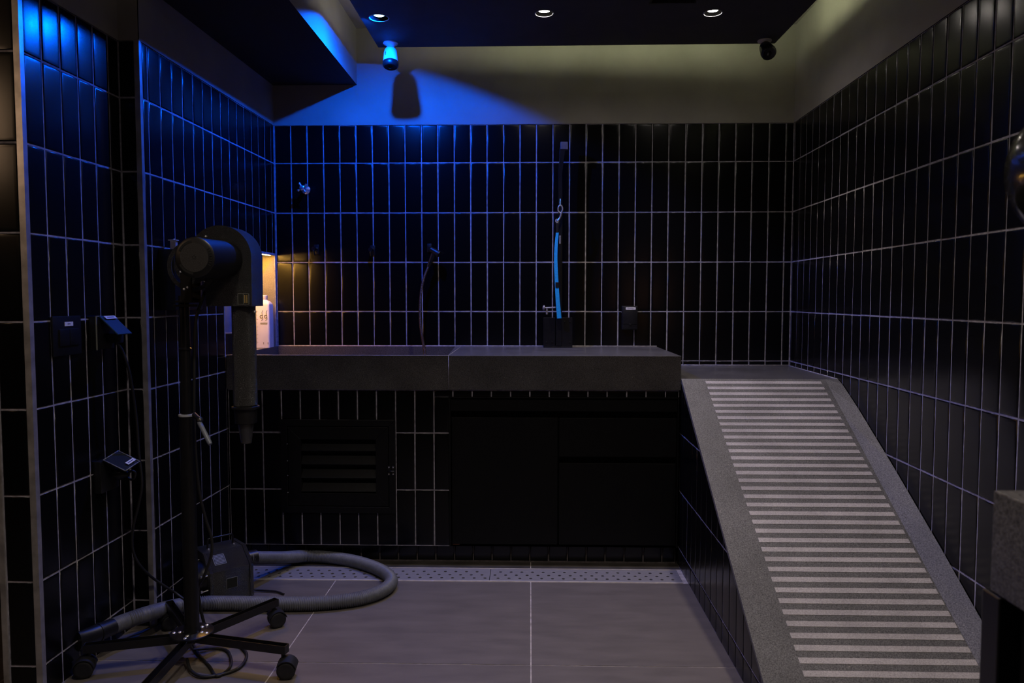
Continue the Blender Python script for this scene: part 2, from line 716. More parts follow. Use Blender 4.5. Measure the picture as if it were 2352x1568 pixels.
tile_field(bm, P_d, xd1 - 0.090, xd1 - 0.014, ROWS, xd1 - 0.090)
rect_face(bm, P_d, xd1 - 0.092, xd1 - 0.002, 0.0, CEIL_Z, TD, 0)
rect_face(bm, lambda u, v, n: Vector((xd1 - 0.092 + n, u, v)), YD - TD, YD + 0.6, 0.0, CEIL_Z, 0, 2)
structure('wall_left_end', bm, [M['grout'], M['tile'], M['plaster']])

# metal corner trims
T = 0.0155


def corner_trim(name, x, y, z1, side=True, w=T):
    bm = nbm()
    pts = [(x + 0.0015, y - 0.0015), (x - w, y - 0.0015), (x - w, y + 0.0002), (x - 0.0005, y + 0.0002),
           (x - 0.0005 - LS * w, y + w), (x + 0.0015 - LS * w, y + w)]
    prism(bm, [(a, b, 0.0) for a, b in pts], (0, 0, z1), bevel=0.0004)
    return structure(name, bm, M['trim'])


corner_trim('trim_1', xr1, YRET, TOP + 0.003)
corner_trim('trim_2', xd1, YD, CEIL_Z)
bm = nbm()
box(bm, (xd1 - 0.092 - 0.014, YD - 0.003, 0.0), (xd1 - 0.090, YD + 0.012, CEIL_Z), bevel=0.0006)
structure('trim_3', bm, M['trim'])
# niche edge trims
bm = nbm()
for (a, b, c, d) in ((nu0 - 0.007, nu1 + 0.004, NZ1, NZ1 + 0.010), (nu0 - 0.009, nu0, NZ0, NZ1 + 0.010),
                     (nu1 - 0.001, nu1 + 0.007, NZ0, NZ1 + 0.010)):
    pts = [P_c(a, c, -0.004), P_c(b, c, -0.004), P_c(b, d, -0.004), P_c(a, d, -0.004)]
    prism(bm, pts, P_c(0, 0, 0.0015) - P_c(0, 0, -0.004))
structure('trim_4', bm, M['grout'])

# floor of the room: large tiles 0.757 m with light joints
FX, FY = 0.004, 2.178
FP = 0.757
bm = nbm()
quad(bm, [(-5, -3.1, -0.0012), (1.3, -3.1, -0.0012), (1.3, 2.9742, -0.0012), (-5, 2.9742, -0.0012)], 0)
xs = [FX + FP * k for k in range(-7, 3)]
ys = [2.834, 2.178, 2.178 - FP, 2.178 - 2 * FP, 2.178 - 3 * FP, 2.178 - 4 * FP, 2.178 - 5 * FP, 2.178 - 6 * FP]
for xa, xb in zip(xs, xs[1:]):
    for yb, ya in zip(ys, ys[1:]):
        g = 0.0019
        x0_, x1_, y0_, y1_ = max(xa + g, -5), min(xb - g, 1.3), max(ya + g, -3.1), yb - g
        quad(bm, [(x0_, y0_, 0), (x1_, y0_, 0), (x1_, y1_, 0), (x0_, y1_, 0)], 1)
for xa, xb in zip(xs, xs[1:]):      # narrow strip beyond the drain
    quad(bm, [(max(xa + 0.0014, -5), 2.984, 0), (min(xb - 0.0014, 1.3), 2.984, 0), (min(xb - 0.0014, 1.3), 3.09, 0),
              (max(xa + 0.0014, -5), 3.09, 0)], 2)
quad(bm, [(-1.4, 2.974, -0.0012), (1.3, 2.974, -0.0012), (1.3, 3.6, -0.0012), (-1.4, 3.6, -0.0012)], 0)
structure('floor', bm, [M['floor_grout'], M['floor_tile'], M['shaded_floor']])

# ceiling and the walls behind the camera
bm = nbm()
quad(bm, [(-5, -3.1, CEIL_Z), (1.3, -3.1, CEIL_Z), (1.3, 3.62, CEIL_Z), (-5, 3.62, CEIL_Z)], 0)
structure('ceiling', bm, [M['plaster']])
bm = nbm()
quad(bm, [(-5, -3.1, 0), (1.3, -3.1, 0), (1.3, -3.1, CEIL_Z), (-5, -3.1, CEIL_Z)], 0)
quad(bm, [(-5, -3.1, 0), (-5, 2.6, 0), (-5, 2.6, CEIL_Z), (-5, -3.1, CEIL_Z)], 0)
quad(bm, [(-5, 2.55, 0), (-1.42, 2.55, 0), (-1.42, 2.55, CEIL_Z), (-5, 2.55, CEIL_Z)], 0)
structure('wall_front', bm, [M['cabinet']])

# soffit along the left wall: dark underside, light side
SX, SZ = -0.8205, 2.1005


def SXr(y):
    return SX + 0.0027 * (YB - y) / 0.99


bm = nbm()
ys0 = YRET + 0.0
quad(bm, [(XC(ys0), ys0, SZ), (SXr(ys0), ys0, SZ), (SXr(YB), YB, SZ), (XC(YB), YB, SZ)], 0)
quad(bm, [(SXr(ys0), ys0, SZ), (SXr(YB), YB, SZ), (SXr(YB), YB, CEIL_Z), (SXr(ys0), ys0, CEIL_Z)], 1)
quad(bm, [(XC(ys0), ys0, SZ), (SXr(ys0), ys0, SZ), (SXr(ys0), ys0, CEIL_Z), (XC(ys0), ys0, CEIL_Z)], 1)
structure('ceiling_soffit', bm, [M['soffit_paint'], M['plaster']])

# hanging black ceiling panel with lamp holes
PB0, PB1 = 3.345, 3.335       # back edge y at left / right
HOLE_R = 0.0335


def lamp_hole(kind):
    return 0.0365 if kind == 'blue' else HOLE_R



def circ(cx, cy, r, n=28):
    return [(cx + r * math.cos(2 * PI * k / n), cy + r * math.sin(2 * PI * k / n)) for k in range(n)]


bm = nbm()
outer = [(-0.668, -3.0), (1.056, -3.0), (1.056, PB1), (-0.668, PB0)]
slot = (0.447, 0.610, 2.800, 2.874)
holes = [circ(x, y, lamp_hole(k)) for x, y, k in LAMPS] + [[(slot[0], slot[2]), (slot[1], slot[2]), (slot[1], slot[3]), (slot[0], slot[3])]]
loops = poly_holes(bm, outer, holes, lambda u, v: Vector((u, v, PANEL_Z)), 0)
PT = 0.030
for lp in loops:
    tops = [bm.verts.new(v.co + Vector((0, 0, PT))) for v in lp]
    n = len(lp)
    for k in range(n):
        bm.faces.new([lp[k], lp[(k + 1) % n], tops[(k + 1) % n], tops[k]])
poly_holes(bm, outer, [], lambda u, v: Vector((u, v, PANEL_Z + PT)), 0)
pan = structure('ceiling_panel', bm, [M['panel']])
# hangers that hold the panel to the ceiling
bm = nbm()
for x in (-0.35, 0.2, 0.75):
    for y in (0.2, 1.8, 2.7):
        box(bm, (x - 0.02, y - 0.02, PANEL_Z + PT), (x + 0.02, y + 0.02, CEIL_Z))
structure('ceiling_panel_hanger', bm, [M['panel']])

# LED strip on the panel, back edge (from the blue lamp rightwards) and right edge
def led(lo, hi, label, m='led'):
    bm = nbm()
    box(bm, lo, hi)
    o = obj('led_strip', bm, M[m])
    tag(o, label, 'light strip', 'cove led strips on the ceiling panel')
    return o


led((-0.18, 3.318, PANEL_Z + PT), (1.02, 3.324, PANEL_Z + PT + 0.006), 'green-white led strip along the back edge of the black ceiling panel')
led((-0.650, 3.318, PANEL_Z + PT), (-0.185, 3.324, PANEL_Z + PT + 0.006), 'dim warm led strip at the left end of the panel back edge', 'led_dim')
led((-0.652, 1.2, PANEL_Z + PT), (-0.646, 3.30, PANEL_Z + PT + 0.006), 'dimmer warm led strip along the left edge of the black ceiling panel', 'led_dim')
led((1.036, 1.2, PANEL_Z + PT), (1.042, 3.30, PANEL_Z + PT + 0.006), 'green-white led strip along the right edge of the black ceiling panel')

# ------------------------------------------------------------------ downlights
def downlight(x, y, kind, label, group):
    t = thing('recessed_downlight', label, 'ceiling light', (x, y, PANEL_Z), group)
    bm = nbm()
    hr = lamp_hole(kind)
    lathe(bm, (x, y, PANEL_Z), (0, 0, 1), [(-0.0001, hr - 0.0005), (-0.0012, hr), (-0.0014, hr + 0.0035), (-0.0001, hr + 0.0042)], 40, caps=False)
    obj('trim_ring', bm, M['lamp_ring'], t, smooth=True)
    bm = nbm()
    lathe(bm, (x, y, PANEL_Z), (0, 0, 1), [(0.0002, hr - 0.0007), (0.005, hr - 0.003), (0.011, 0.0205)], 40, caps=False)
    obj('baffle', bm, M['baffle'], t, smooth=True)
    bm = nbm()
    lathe(bm, (x, y, PANEL_Z), (0, 0, 1), [(0.0108, 0.0205), (0.0102, 0.016), (0.0098, 0.006), (0.0098, 0.0)], 32, caps=True)
    obj('lens', bm, M['lens_blue' if kind == 'blue' else 'lens_white'], t, smooth=True)


dl = ['round blue-lit downlight at the left of the black ceiling panel',
      'round white downlight in the middle of the three at the back of the panel',
      'round white downlight at the right of the black ceiling panel']
for i, (x, y, k) in enumerate(LAMPS):
    lb = dl[i] if i < 3 else 'round white downlight in the black ceiling panel nearer the viewer, out of the picture'
    downlight(x, y, k, lb, 'downlights in the black ceiling panel' if i < 3 else 'downlights nearer the viewer')

# slot vent in the panel
t = thing('ceiling_vent', 'black slot vent in the ceiling panel at the top edge of the picture', 'vent', (0.53, 2.84, PANEL_Z))
bm = nbm()
box(bm, (slot[0] - 0.004, slot[2] - 0.004, PANEL_Z - 0.002), (slot[1] + 0.004, slot[2] + 0.003, PANEL_Z))
box(bm, (slot[0] - 0.004, slot[3] - 0.003, PANEL_Z - 0.002), (slot[1] + 0.004, slot[3] + 0.004, PANEL_Z))
box(bm, (slot[0] - 0.004, slot[2], PANEL_Z - 0.002), (slot[0] + 0.003, slot[3], PANEL_Z))
box(bm, (slot[1] - 0.003, slot[2], PANEL_Z - 0.002), (slot[1] + 0.004, slot[3], PANEL_Z))
obj('vent_frame', bm, M['black_plastic'], t)
bm = nbm()
for k in range(4):
    yy = slot[2] + 0.010 + k * 0.0175
    box(bm, (slot[0], yy, PANEL_Z + 0.004), (slot[1], yy + 0.003, PANEL_Z + 0.020))
obj('vent_slats', bm, M['gap'], t)
bm = nbm()
box(bm, (slot[0] - 0.002, slot[2] - 0.002, PANEL_Z + 0.0205), (slot[1] + 0.002, slot[3] + 0.002, PANEL_Z + 0.029))
obj('duct_box', bm, M['gap'], t)


# ------------------------------------------------------------------ security cameras
def rod(bm, a, b, r, seg=20, mi=0):
    tube(bm, [a, b], r, seg, mi)


def security_camera(loc, aim, label, big=1.0, dark=False):
    t = thing('security_camera', label, 'camera', loc, 'bullet cameras under the ceiling panel')
    x, y, z = loc
    bm = nbm()
    lathe(bm, (x, y, z), (0, 0, -1), [(0, 0.031 * big), (0.004, 0.0325 * big), (0.008, 0.029 * big), (0.014, 0.018 * big), (0.018, 0.015 * big)], 36)
    obj('ceiling_mount', bm, M['white_dim'], t, smooth=True)
    d = Vector(aim).normalized()
    s = Vector((x, y, z - 0.015 * big))
    j = s + Vector((0, 0, -0.010 * big))
    bm = nbm()
    lathe(bm, s + Vector((0, 0, 0.006)), (j - s), [(0, 0.013 * big), (0.012, 0.0125 * big), (0.026 * big, 0.0145 * big)], 24)
    obj('swivel_arm', bm, M['white_dim'], t, smooth=True)
    c = j + d * 0.002
    L = 0.084 * big
    bm = nbm()
    lathe(bm, c, d, [(-0.006, 0.008 * big), (-0.003, 0.019 * big), (0.006, 0.0255 * big), (0.018, 0.0285 * big), (L * 0.45, 0.0305 * big), (L * 0.72, 0.033 * big)], 36)
    body = obj('housing', bm, M['white_dim'] if not dark else M['black_plastic'], t, smooth=True)
    bm = nbm()
    lathe(bm, c, d, [(L * 0.70, 0.0325 * big), (L * 0.74, 0.0345 * big), (L * 0.93, 0.0335 * big), (L, 0.028 * big), (L * 0.985, 0.024 * big)], 36)
    obj('front_bezel', bm, M['black_plastic'], t, smooth=True, label='dark front bezel')
    bm = nbm()
    lathe(bm, c + d * (L * 0.98), d, [(0, 0.012 * big), (0.003, 0.010 * big), (0.0045, 0.004 * big), (0.0047, 0)], 24)
    obj('lens', bm, M['glossy_black'], t, smooth=True)
    if not dark:
        bm = nbm()
        u = Vector((-0.55, -0.83, 0))
        u = (u - d * u.dot(d)).normalized()
        w = d.cross(u)
        for k in range(9):
            q = c + d * (0.026 + k * 0.0032) + u * 0.0304 * big
            ln = 0.0012 if k in (3, 6) else 0.0022
            box(bm, (-0.0012, -ln, -0.0002), (0.0012, ln, 0.0004),
                mtx=Matrix.Translation(q) @ Matrix((d, w, u)).transposed().to_4x4())
        obj('brand_lettering', bm, M['ink'], t)
    return t


security_camera((-0.603, 3.285, PANEL_Z), (0.02, -0.13, -0.62), 'white bullet camera lit blue, hanging beside the blue downlight')
security_camera((0.999, 3.292, PANEL_Z), (0.03, -0.62, -0.55), 'dark bullet camera on a pale mount at the right end of the ceiling panel', 0.92, True)

# ------------------------------------------------------------------ counter
CF = 3.003      # front of the stone
BF = 3.014      # front of the tiled base
CX1 = 0.6045
CT, CB = 0.8623, 0.724
# stone worktop with basin
t = thing('stone_counter', 'long dark granite wash counter with a sunken basin against the back wall', 'counter', (-0.31, 3.3, CB))
SPL = -0.3285
BX0, BX1, BY0, BY1 = XC(3.3) + 0.010, SPL - 0.0, 3.034, 3.579
bm = nbm()


def slab_with_basin(bm):
    xf, xb = XC(CF) + 0.004, XC(YB) + 0.004
    out = [(xf, CF), (SPL - 0.0006, CF), (SPL - 0.0006, YB - 0.003), (xb, YB - 0.003)]
    hole = [(XC(BY0) + 0.006, BY0), (BX1 - 0.004, BY0), (BX1 - 0.030, BY1), (XC(BY1) + 0.006, BY1)]
    lp = poly_holes(bm, out, [hole], lambda u, v: Vector((u, v, CT)))
    lo = [bm.verts.new((v.co.x, v.co.y, CB)) for v in lp[0]]
    n = 4
    for k in range(n):
        bm.faces.new([lp[0][k], lp[0][(k + 1) % n], lo[(k + 1) % n], lo[k]])
    hi = [bm.verts.new((v.co.x, v.co.y, CT - 0.26)) for v in lp[1]]
    for k in range(n):
        bm.faces.new([lp[1][k], lp[1][(k + 1) % n], hi[(k + 1) % n], hi[k]])
    bm.faces.new(hi)
    poly_holes(bm, out, [[(v.co.x, v.co.y) for v in lp[1]]], lambda u, v: Vector((u, v, CB)))


slab_with_basin(bm)
obj('basin_slab', bm, M['granite'], t)
bm = nbm()
prism(bm, [(SPL + 0.0006, CF, CB), (CX1, CF, CB), (CX1, YB - 0.003, CB), (SPL + 0.0006, YB - 0.003, CB)], (0, 0, CT - CB), bevel=0.0015)
obj('worktop_slab', bm, M['granite'], t)
bm = nbm()
lathe(bm, (-0.78, 3.30, CT - 0.2595), (0, 0, 1), [(0, 0.045), (0.002, 0.043), (0.002, 0.03), (0.0005, 0.027), (0.0005, 0)], 28)
obj('basin_drain', bm, M['chrome'], t, smooth=True)
# pale silicone seam along the wall and over the joint
bm = nbm()
tube(bm, [(XC(YB) + 0.008, YB - 0.004, CT + 0.001), (CX1, YB - 0.004, CT + 0.001)], 0.0035, 8)
tube(bm, [(SPL, CF - 0.0004, CB + 0.002), (SPL, CF - 0.0004, CT + 0.0003), (SPL - 0.0005, YB - 0.01, CT + 0.0003)], 0.0010, 6)
tube(bm, [(XC(CF) + 0.006, CF - 0.0003, CT + 0.0002), (SPL, CF - 0.0003, CT + 0.0002)], 0.0012, 6)
obj('silicone_seam', bm, M['grout'], t, label='pale grout seam')

# tiled base under it
t = thing('tiled_counter_base', 'black tiled base under the stone counter, between left wall and ramp', 'counter base', (-0.31, 3.03, 0))
VH = (-1.0165, -0.5475, 0.2150, 0.5995)      # vent opening
KH = (-0.3290, 0.5990, 0.0850, 0.6940)       # cabinet opening


def P_f(u, v, n=0.0):
    return Vector((u, BF - n, v))


xl = XC(BF) + 0.003
bm = nbm()
BR = [CB - 0.003, 0.5456, 0.3106, 0.0785]
hb = [(KH[0], KH[1], 0.0, KH[3]), (VH[0], VH[1], VH[2], VH[3])]
tile_field(bm, P_f, xl, CX1 - 0.004, BR, -1.09229, holes=hb)
holed_face(bm, P_f, xl, CX1 - 0.004, 0.0785, CB, [(KH[0], KH[1], 0.0785, KH[3]), VH], TD, 0)
rect_face(bm, lambda u, v, n: Vector((u, v, 0.0785)), xl, CX1 - 0.004, BF - TD, 3.06, 0, 0)
for h in (VH, (KH[0], KH[1], 0.0785, KH[3])):     # reveals
    for a, b in (((h[0], h[2]), (h[0], h[3])), ((h[1], h[2]), (h[1], h[3])), ((h[0], h[3]), (h[1], h[3])), ((h[0], h[2]), (h[1], h[2]))):
        quad(bm, [(a[0], BF - TD, a[1]), (b[0], BF - TD, b[1]), (b[0], BF + 0.08, b[1]), (a[0], BF + 0.08, a[1])], 0)
obj('base_face', bm, [M['grout'], M['tile']], t)
bm = nbm()


def P_k(u, v, n=0.0):
    return Vector((u, 3.052 - n, v))


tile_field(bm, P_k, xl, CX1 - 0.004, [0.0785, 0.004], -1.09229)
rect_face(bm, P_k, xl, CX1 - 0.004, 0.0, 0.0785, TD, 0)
obj('toe_kick', bm, [M['shaded_grout'], M['tile']], t)

# cabinet set into the base
t = thing('black_cabinet', 'flat black cabinet with one door and two drawers under the counter', 'cabinet', (0.135, 3.05, 0.08))
bm = nbm()
x0, x1, z0, z1 = KH
th = 0.007
for lo, hi in (((x0, BF - 0.006, z0 - 0.004), (x0 + th, BF + 0.05, z1)), ((x1 - 0.004, BF - 0.004, z0 - 0.004), (x1, BF + 0.05, z1)),
               ((x0, BF - 0.006, z1 - 0.004), (x1, BF + 0.05, z1 + 0.001))):
    box(bm, lo, hi, bevel=0.0006)
box(bm, (x0, BF + 0.045, z0 - 0.004), (x1, BF + 0.055, z1))
box(bm, (x0 + th, BF + 0.004, z1 - 0.058), (x1 - 0.004, BF + 0.018, z1 - 0.010), bevel=0.001)
obj('carcass', bm, M['cabinet'], t)
bm = nbm()
box(bm, (x0 + 0.010, BF + 0.008, z0), (0.1125, BF + 0.026, 0.6085), bevel=0.001)
obj('door', bm, M['cabinet'], t)
for a, b, in ((0.4500, 0.6075), (z0, 0.4225)):
    bm = nbm()
    box(bm, (0.1190, BF + 0.008, a), (x1 - 0.006, BF + 0.026, b), bevel=0.001)
    obj('drawer', bm, M['cabinet'], t)
bm = nbm()
box(bm, (x0 + 0.012, BF + 0.010, z0 - 0.0035), (x0 + 0.040, BF + 0.024, z0 - 0.0005))
obj('worn_edge', bm, M['wood'], t, label='bare wood edge')

# louvred access door
t = thing('louvred_access_door', 'black louvred metal hatch in the tiled base, left of the cabinet', 'hatch', (-0.78, 3.01, 0.2))
x0, x1, z0, z1 = VH
yf = BF - 0.010


def mitre_frame(bm, x0, x1, z0, z1, w, ya, yb, lip=0.0):
    o = [(x0, z0), (x1, z0), (x1, z1), (x0, z1)]
    i = [(x0 + w, z0 + w), (x1 - w, z0 + w), (x1 - w, z1 - w), (x0 + w, z1 - w)]
    for k in range(4):
        a, b = o[k], o[(k + 1) % 4]
        c, d = i[(k + 1) % 4], i[k]
        g = 0.0006
        cx = [(p[0] + (0.0), p[1]) for p in (a, b, c, d)]
        ctr = (sum(p[0] for p in cx) / 4, sum(p[1] for p in cx) / 4)
        pts = [(p[0] + (ctr[0] - p[0]) * g * 4, ya, p[1] + (ctr[1] - p[1]) * g * 4) for p in cx]
        prism(bm, pts, (0, yb - ya, 0), bevel=0.0012)


bm = nbm()
mitre_frame(bm, x0, x1, z0, z1, 0.026, yf, BF + 0.03)
obj('outer_frame', bm, M['vent'], t)
bm = nbm()
mitre_frame(bm, x0 + 0.029, x1 - 0.029, z0 + 0.029, z1 - 0.029, 0.052, yf + 0.003, BF + 0.025)
dr = obj('hatch_door', bm, M['vent'], t)
bm = nbm()
sx0, sx1, sz0, sz1 = x0 + 0.078, x1 - 0.078, z0 + 0.080, z1 - 0.080
n = 4
for k in range(n):
    zc = sz1 - 0.012 - k * (sz1 - sz0) / n
    prism(bm, [(sx0, yf + 0.006, zc - 0.036), (sx0, yf + 0.009, zc - 0.038), (sx0, yf + 0.038, zc - 0.004), (sx0, yf + 0.035, zc - 0.002)],
          (sx1 - sx0, 0, 0))
box(bm, (x0 + 0.02, BF + 0.04, z0 + 0.02), (x1 - 0.02, BF + 0.045, z1 - 0.02))
lv = obj('louvres', bm, M['vent'], t)
bm = nbm()
for sx in (-0.5735, -0.5565):
    box(bm, (sx - 0.0065, yf - 0.003, 0.372), (sx + 0.0065, yf + 0.0035, 0.412), bevel=0.001)
rod(bm, (-0.578, yf - 0.006, 0.390), (-0.550, yf - 0.006, 0.390), 0.0022, 10)
obj('latch', bm, M['black_metal'], t, label='small black latch with four screws')
for sx in (-0.5735, -0.5565):
    for sz in (0.378, 0.406):
        bm = nbm()
        lathe(bm, (sx, yf - 0.003, sz), (0, -1, 0), [(0, 0.0032), (0.0015, 0.0026), (0.002, 0)], 12)
        obj('screw', bm, M['chrome'], t, label='chrome screw')
for sz in (0.30, 0.37, 0.43, 0.50):
    bm = nbm()
    lathe(bm, (x0 + 0.027, yf - 0.0005, sz), (0, -1, 0), [(0, 0.0022), (0.001, 0.0018), (0.0014, 0)], 10)
    obj('screw', bm, M['chrome'], t, label='chrome screw')

# ------------------------------------------------------------------ drain channel
t = thing('floor_drain', 'perforated stainless drain channel along the foot of the counter', 'drain', (-0.31, 2.905, 0))
DY0, DY1 = 2.838, 2.972
DXS = [(XC(2.9) + 0.012, -0.158), (-0.1555, 0.588)]
hk = 0
for xa, xb in DXS:
    bm = nbm()
    hs = []
    for row, yy in enumerate((2.8685, 2.902, 2.9355)):
        x = xa + 0.018 + (0.0 if row % 2 else 0.014) + (0.007 if row == 2 else 0)
        while x < xb - 0.012:
            hs.append(circ(x, yy, 0.0066, 9))
            x += 0.0425
    lp = poly_holes(bm, [(xa, DY0 + 0.004), (xb, DY0 + 0.004), (xb, DY1 - 0.004), (xa, DY1 - 0.004)], hs, lambda u, v: Vector((u, v, 0.0012)))
    for l in lp:
        lo = [bm.verts.new(v.co - Vector((0, 0, 0.004))) for v in l]
        for k in range(len(l)):
            bm.faces.new([l[k], l[(k + 1) % len(l)], lo[(k + 1) % len(l)], lo[k]])
    obj('grate', bm, M['steel'], t)
bm = nbm()
xa, xb = XC(2.9) + 0.010, 0.590
box(bm, (xa, DY0 - 0.002, -0.02), (xb, DY0 + 0.0028, 0.0026), bevel=0.0005)
box(bm, (xa, DY1 - 0.0015, -0.02), (xb, DY1 + 0.002, 0.0024), bevel=0.0005)
obj('channel_edge', bm, mat('bright_edge_steel', (0.72, 0.68, 0.66), 0.4, metal=0.4, noise=(30, 0.15)), t, label='bright steel edge')
bm = nbm()
quad(bm, [(xa, DY0, -0.0009), (xb, DY0, -0.0009), (xb, DY1, -0.0009), (xa, DY1, -0.0009)])
obj('channel_bed', bm, M['gap'], t)

# ------------------------------------------------------------------ ramp
t = thing('granite_ramp', 'grey granite ramp with pale anti-slip stripes, rising along the right wall', 'ramp', (0.9, 2.4, 0))
SL = 0.565
LZ = 0.771


def rz(y):
    return LZ - SL * (3.0 - y)


RX0, RX1 = 0.6055, 0.588       # left edge x at y = 3 and at the foot
YE = 3.0 - LZ / SL + 0.02
th = 0.020


def rxl(y):
    return RX0 + (RX1 - RX0) * (3.0 - y) / (3.0 - YE)


bm = nbm()
pts = [(rxl(3.0), 3.0), (rxl(YE), YE), (XR(YE) - 0.002, YE), (XR(3.0) - 0.002, 3.0)]
top = [bm.verts.new((x, y, rz(y))) for x, y in pts]
bot = [bm.verts.new((x, y, max(rz(y) - th, 0.001))) for x, y in pts]
bm.faces.new(top)
bm.faces.new(bot)
for k in range(4):
    bm.faces.new([top[k], top[(k + 1) % 4], bot[(k + 1) % 4], bot[k]])
obj('ramp_slab', bm, M['granite_ramp'], t)
# sloping granite border against the wall
bm = nbm()
secs = []
for y, hh in ((3.0, 0.003), (2.95, 0.016), (2.80, 0.030), (2.5, 0.042), (2.2, 0.046), (1.95, 0.042), (YE + 0.02, 0.038)):
    xw = XR(y) - 0.0025
    secs.append([bm.verts.new(p) for p in ((xw - 0.048, y, rz(y) + 0.0004), (xw, y, rz(y) + hh), (xw, y, rz(y) - 0.001), (xw - 0.048, y, rz(y) - 0.001))])
for a, b in zip(secs, secs[1:]):
    for k in range(4):
        bm.faces.new([a[k], a[(k + 1) % 4], b[(k + 1) % 4], b[k]])
bm.faces.new(secs[0])
bm.faces.new(secs[-1])
obj('wall_border', bm, M['granite_ramp'], t)
bm = nbm()
box(bm, (RX0 + 0.0, 3.0005, LZ - th), (XR(YB) - 0.004, YB - 0.003, LZ), bevel=0.001)
obj('landing_slab', bm, M['granite'], t)
bm = nbm()
tube(bm, [(CX1 + 0.004, YB - 0.004, LZ + 0.002), (XR(YB) - 0.004, YB - 0.004, LZ + 0.002)], 0.004, 8)
tube(bm, [(XR(YB) - 0.003, YB - 0.004, LZ + 0.001), (XR(3.0) - 0.003, 3.0, LZ + 0.001), (XR(YE) - 0.003, YE, rz(YE) + 0.001)], 0.0028, 8)
obj('silicone_seam', bm, M['grout'], t, label='pale grout seam')
bm = nbm()
WX = 0.607


def P_rs(u, v, n=0.0):          # ramp side, u = distance from y = 3.05 towards camera
    return Vector((WX - n - 0.006 * 0, 3.05 - u, v))


tile_field(bm, P_rs, 0.0, 3.05 - YE, [0.7806, 0.5456, 0.3106, 0.0756, 0.0], 0.024, clips=[(SL, 1.0, LZ - th - 0.004 + SL * 0.05)])
prism(bm, [(WX + 0.002, 3.05, 0), (WX + 0.002, YE, 0), (WX + 0.002, YE, max(rz(YE) - th, 0.001)), (WX + 0.002, 3.0, LZ - th - 0.001), (WX + 0.002, 3.05, LZ - th - 0.001)],
      (XR(2.4) - WX - 0.03, 0, 0))
obj('tiled_side', bm, [M['grout'], M['tile']], t)
bm = nbm()
box(bm, (WX + 0.01, 3.052, 0), (XR(3.3) - 0.02, YB - 0.006, LZ - th - 0.001))
obj('landing_support', bm, M['tile'], t)
k = 0
while True:
    y1 = 2.9865 - 0.0324 * k
    y0 = y1 - 0.0150
    if rz(y0) < 0.02:
        break
    bm = nbm()
    xa, xb = 0.698, 1.1525
    e = 0.0007
    pts = [(xa, y0), (xb, y0), (xb, y1), (xa, y1)]
    nrm = Vector((0, -SL, 1)).normalized()
    prism(bm, [Vector((x, y, rz(y))) + nrm * 0.0001 for x, y in pts], nrm * e)
    obj('grip_stripe', bm, M['granite_strip'], t, label='pale rough anti-slip stripe' if k == 0 else None)
    k += 1

# ------------------------------------------------------------------ fittings on the back wall
# chrome tap
p = at(703, 436, YB)
t = thing('wall_tap', 'small chrome valve with cross handle, high on the back wall at left', 'tap', p)
bm = nbm()
lathe(bm, p, (0, -1, 0), [(0, 0.020), (0.004, 0.021), (0.010, 0.014), (0.014, 0.010)], 28)
obj('flange', bm, M['chrome'], t, smooth=True)
bm = nbm()
lathe(bm, p + Vector((0, -0.012, 0)), (0, -1, 0), [(0, 0.009), (0.040, 0.009), (0.042, 0.012), (0.056, 0.012), (0.060, 0.007)], 24)
obj('valve_body', bm, M['chrome'], t, smooth=True)
bm = nbm()
hc = p + Vector((0, -0.060, 0.002))
for a in (35, 125):
    d = Vector((math.cos(R(a)), 0, math.sin(R(a)))) * 0.021
    rod(bm, hc - d, hc + d, 0.0042, 12)
    for s in (-1, 1):
        lathe(bm, hc + d * s * 0.9, d * s, [(0, 0.0045), (0.003, 0.0062), (0.007, 0.0055), (0.009, 0)], 14)
obj('cross_handle', bm, M['chrome'], t, smooth=True)


def wall_hook(px, py, label):
    p = at(px, py, YB)
    t = thing('pipe_outlet', label, 'pipe outlet', p, 'capped outlets above the basin')
    bm = nbm()
    box(bm, (p.x - 0.013, YB - 0.004, p.z - 0.024), (p.x + 0.013, YB + 0.001, p.z + 0.024), bevel=0.003)
    obj('wall_plate', bm, M['black_plastic'], t, smooth=True)
    bm = nbm()
    lathe(bm, p + Vector((-0.003, -0.002, 0.002)), (0, -1, 0), [(0, 0.012), (0.006, 0.012), (0.010, 0.008), (0.028, 0.0075), (0.030, 0.010), (0.040, 0.010)], 24)
    obj('threaded_stub', bm, M['black_metal'], t, smooth=True)
    bm = nbm()
    tube(bm, catmull([p + Vector((-0.003, -0.036, 0)), p + Vector((-0.002, -0.040, -0.014)), p + Vector((0.0, -0.034, -0.028))], 0.005), 0.0045, 10)
    obj('spout', bm, M['black_metal'], t, smooth=True)


wall_hook(727, 573, 'small black outlet on the back wall nearest the left corner')
wall_hook(856, 575, 'small black outlet on the back wall left of the shower hose')

# hand shower on its hook with hose
p = at(986, 570, YB)
t = thing('hand_shower', 'black hand shower with brown-black hose hanging over the basin', 'hand shower', p)
bm = nbm()
box(bm, (p.x - 0.010, YB - 0.004, p.z - 0.020), (p.x + 0.012, YB + 0.001, p.z + 0.022), bevel=0.003)
rod(bm, p + Vector((0.002, 0, 0)), p + Vector((0.006, -0.045, -0.004)), 0.007, 14)
obj('wall_bracket', bm, M['black_plastic'], t, smooth=True)
a, b = at(990, 573, YB - 0.05), at(1008, 584, YB - 0.055)
bm = nbm()
d = (b - a).normalized()
lathe(bm, a - d * 0.004, d, [(0, 0.010), (0.002, 0.013), (0.030, 0.0145), (0.040, 0.0165), (0.050, 0.0160), (0.051, 0.0)], 24)
obj('shower_head', bm, M['black_plastic'], t, smooth=True)
bm = nbm()
hp = catmull([at(996, 582, YB - 0.052), at(990, 598, YB - 0.05), at(984, 612, YB - 0.048)], 0.006)
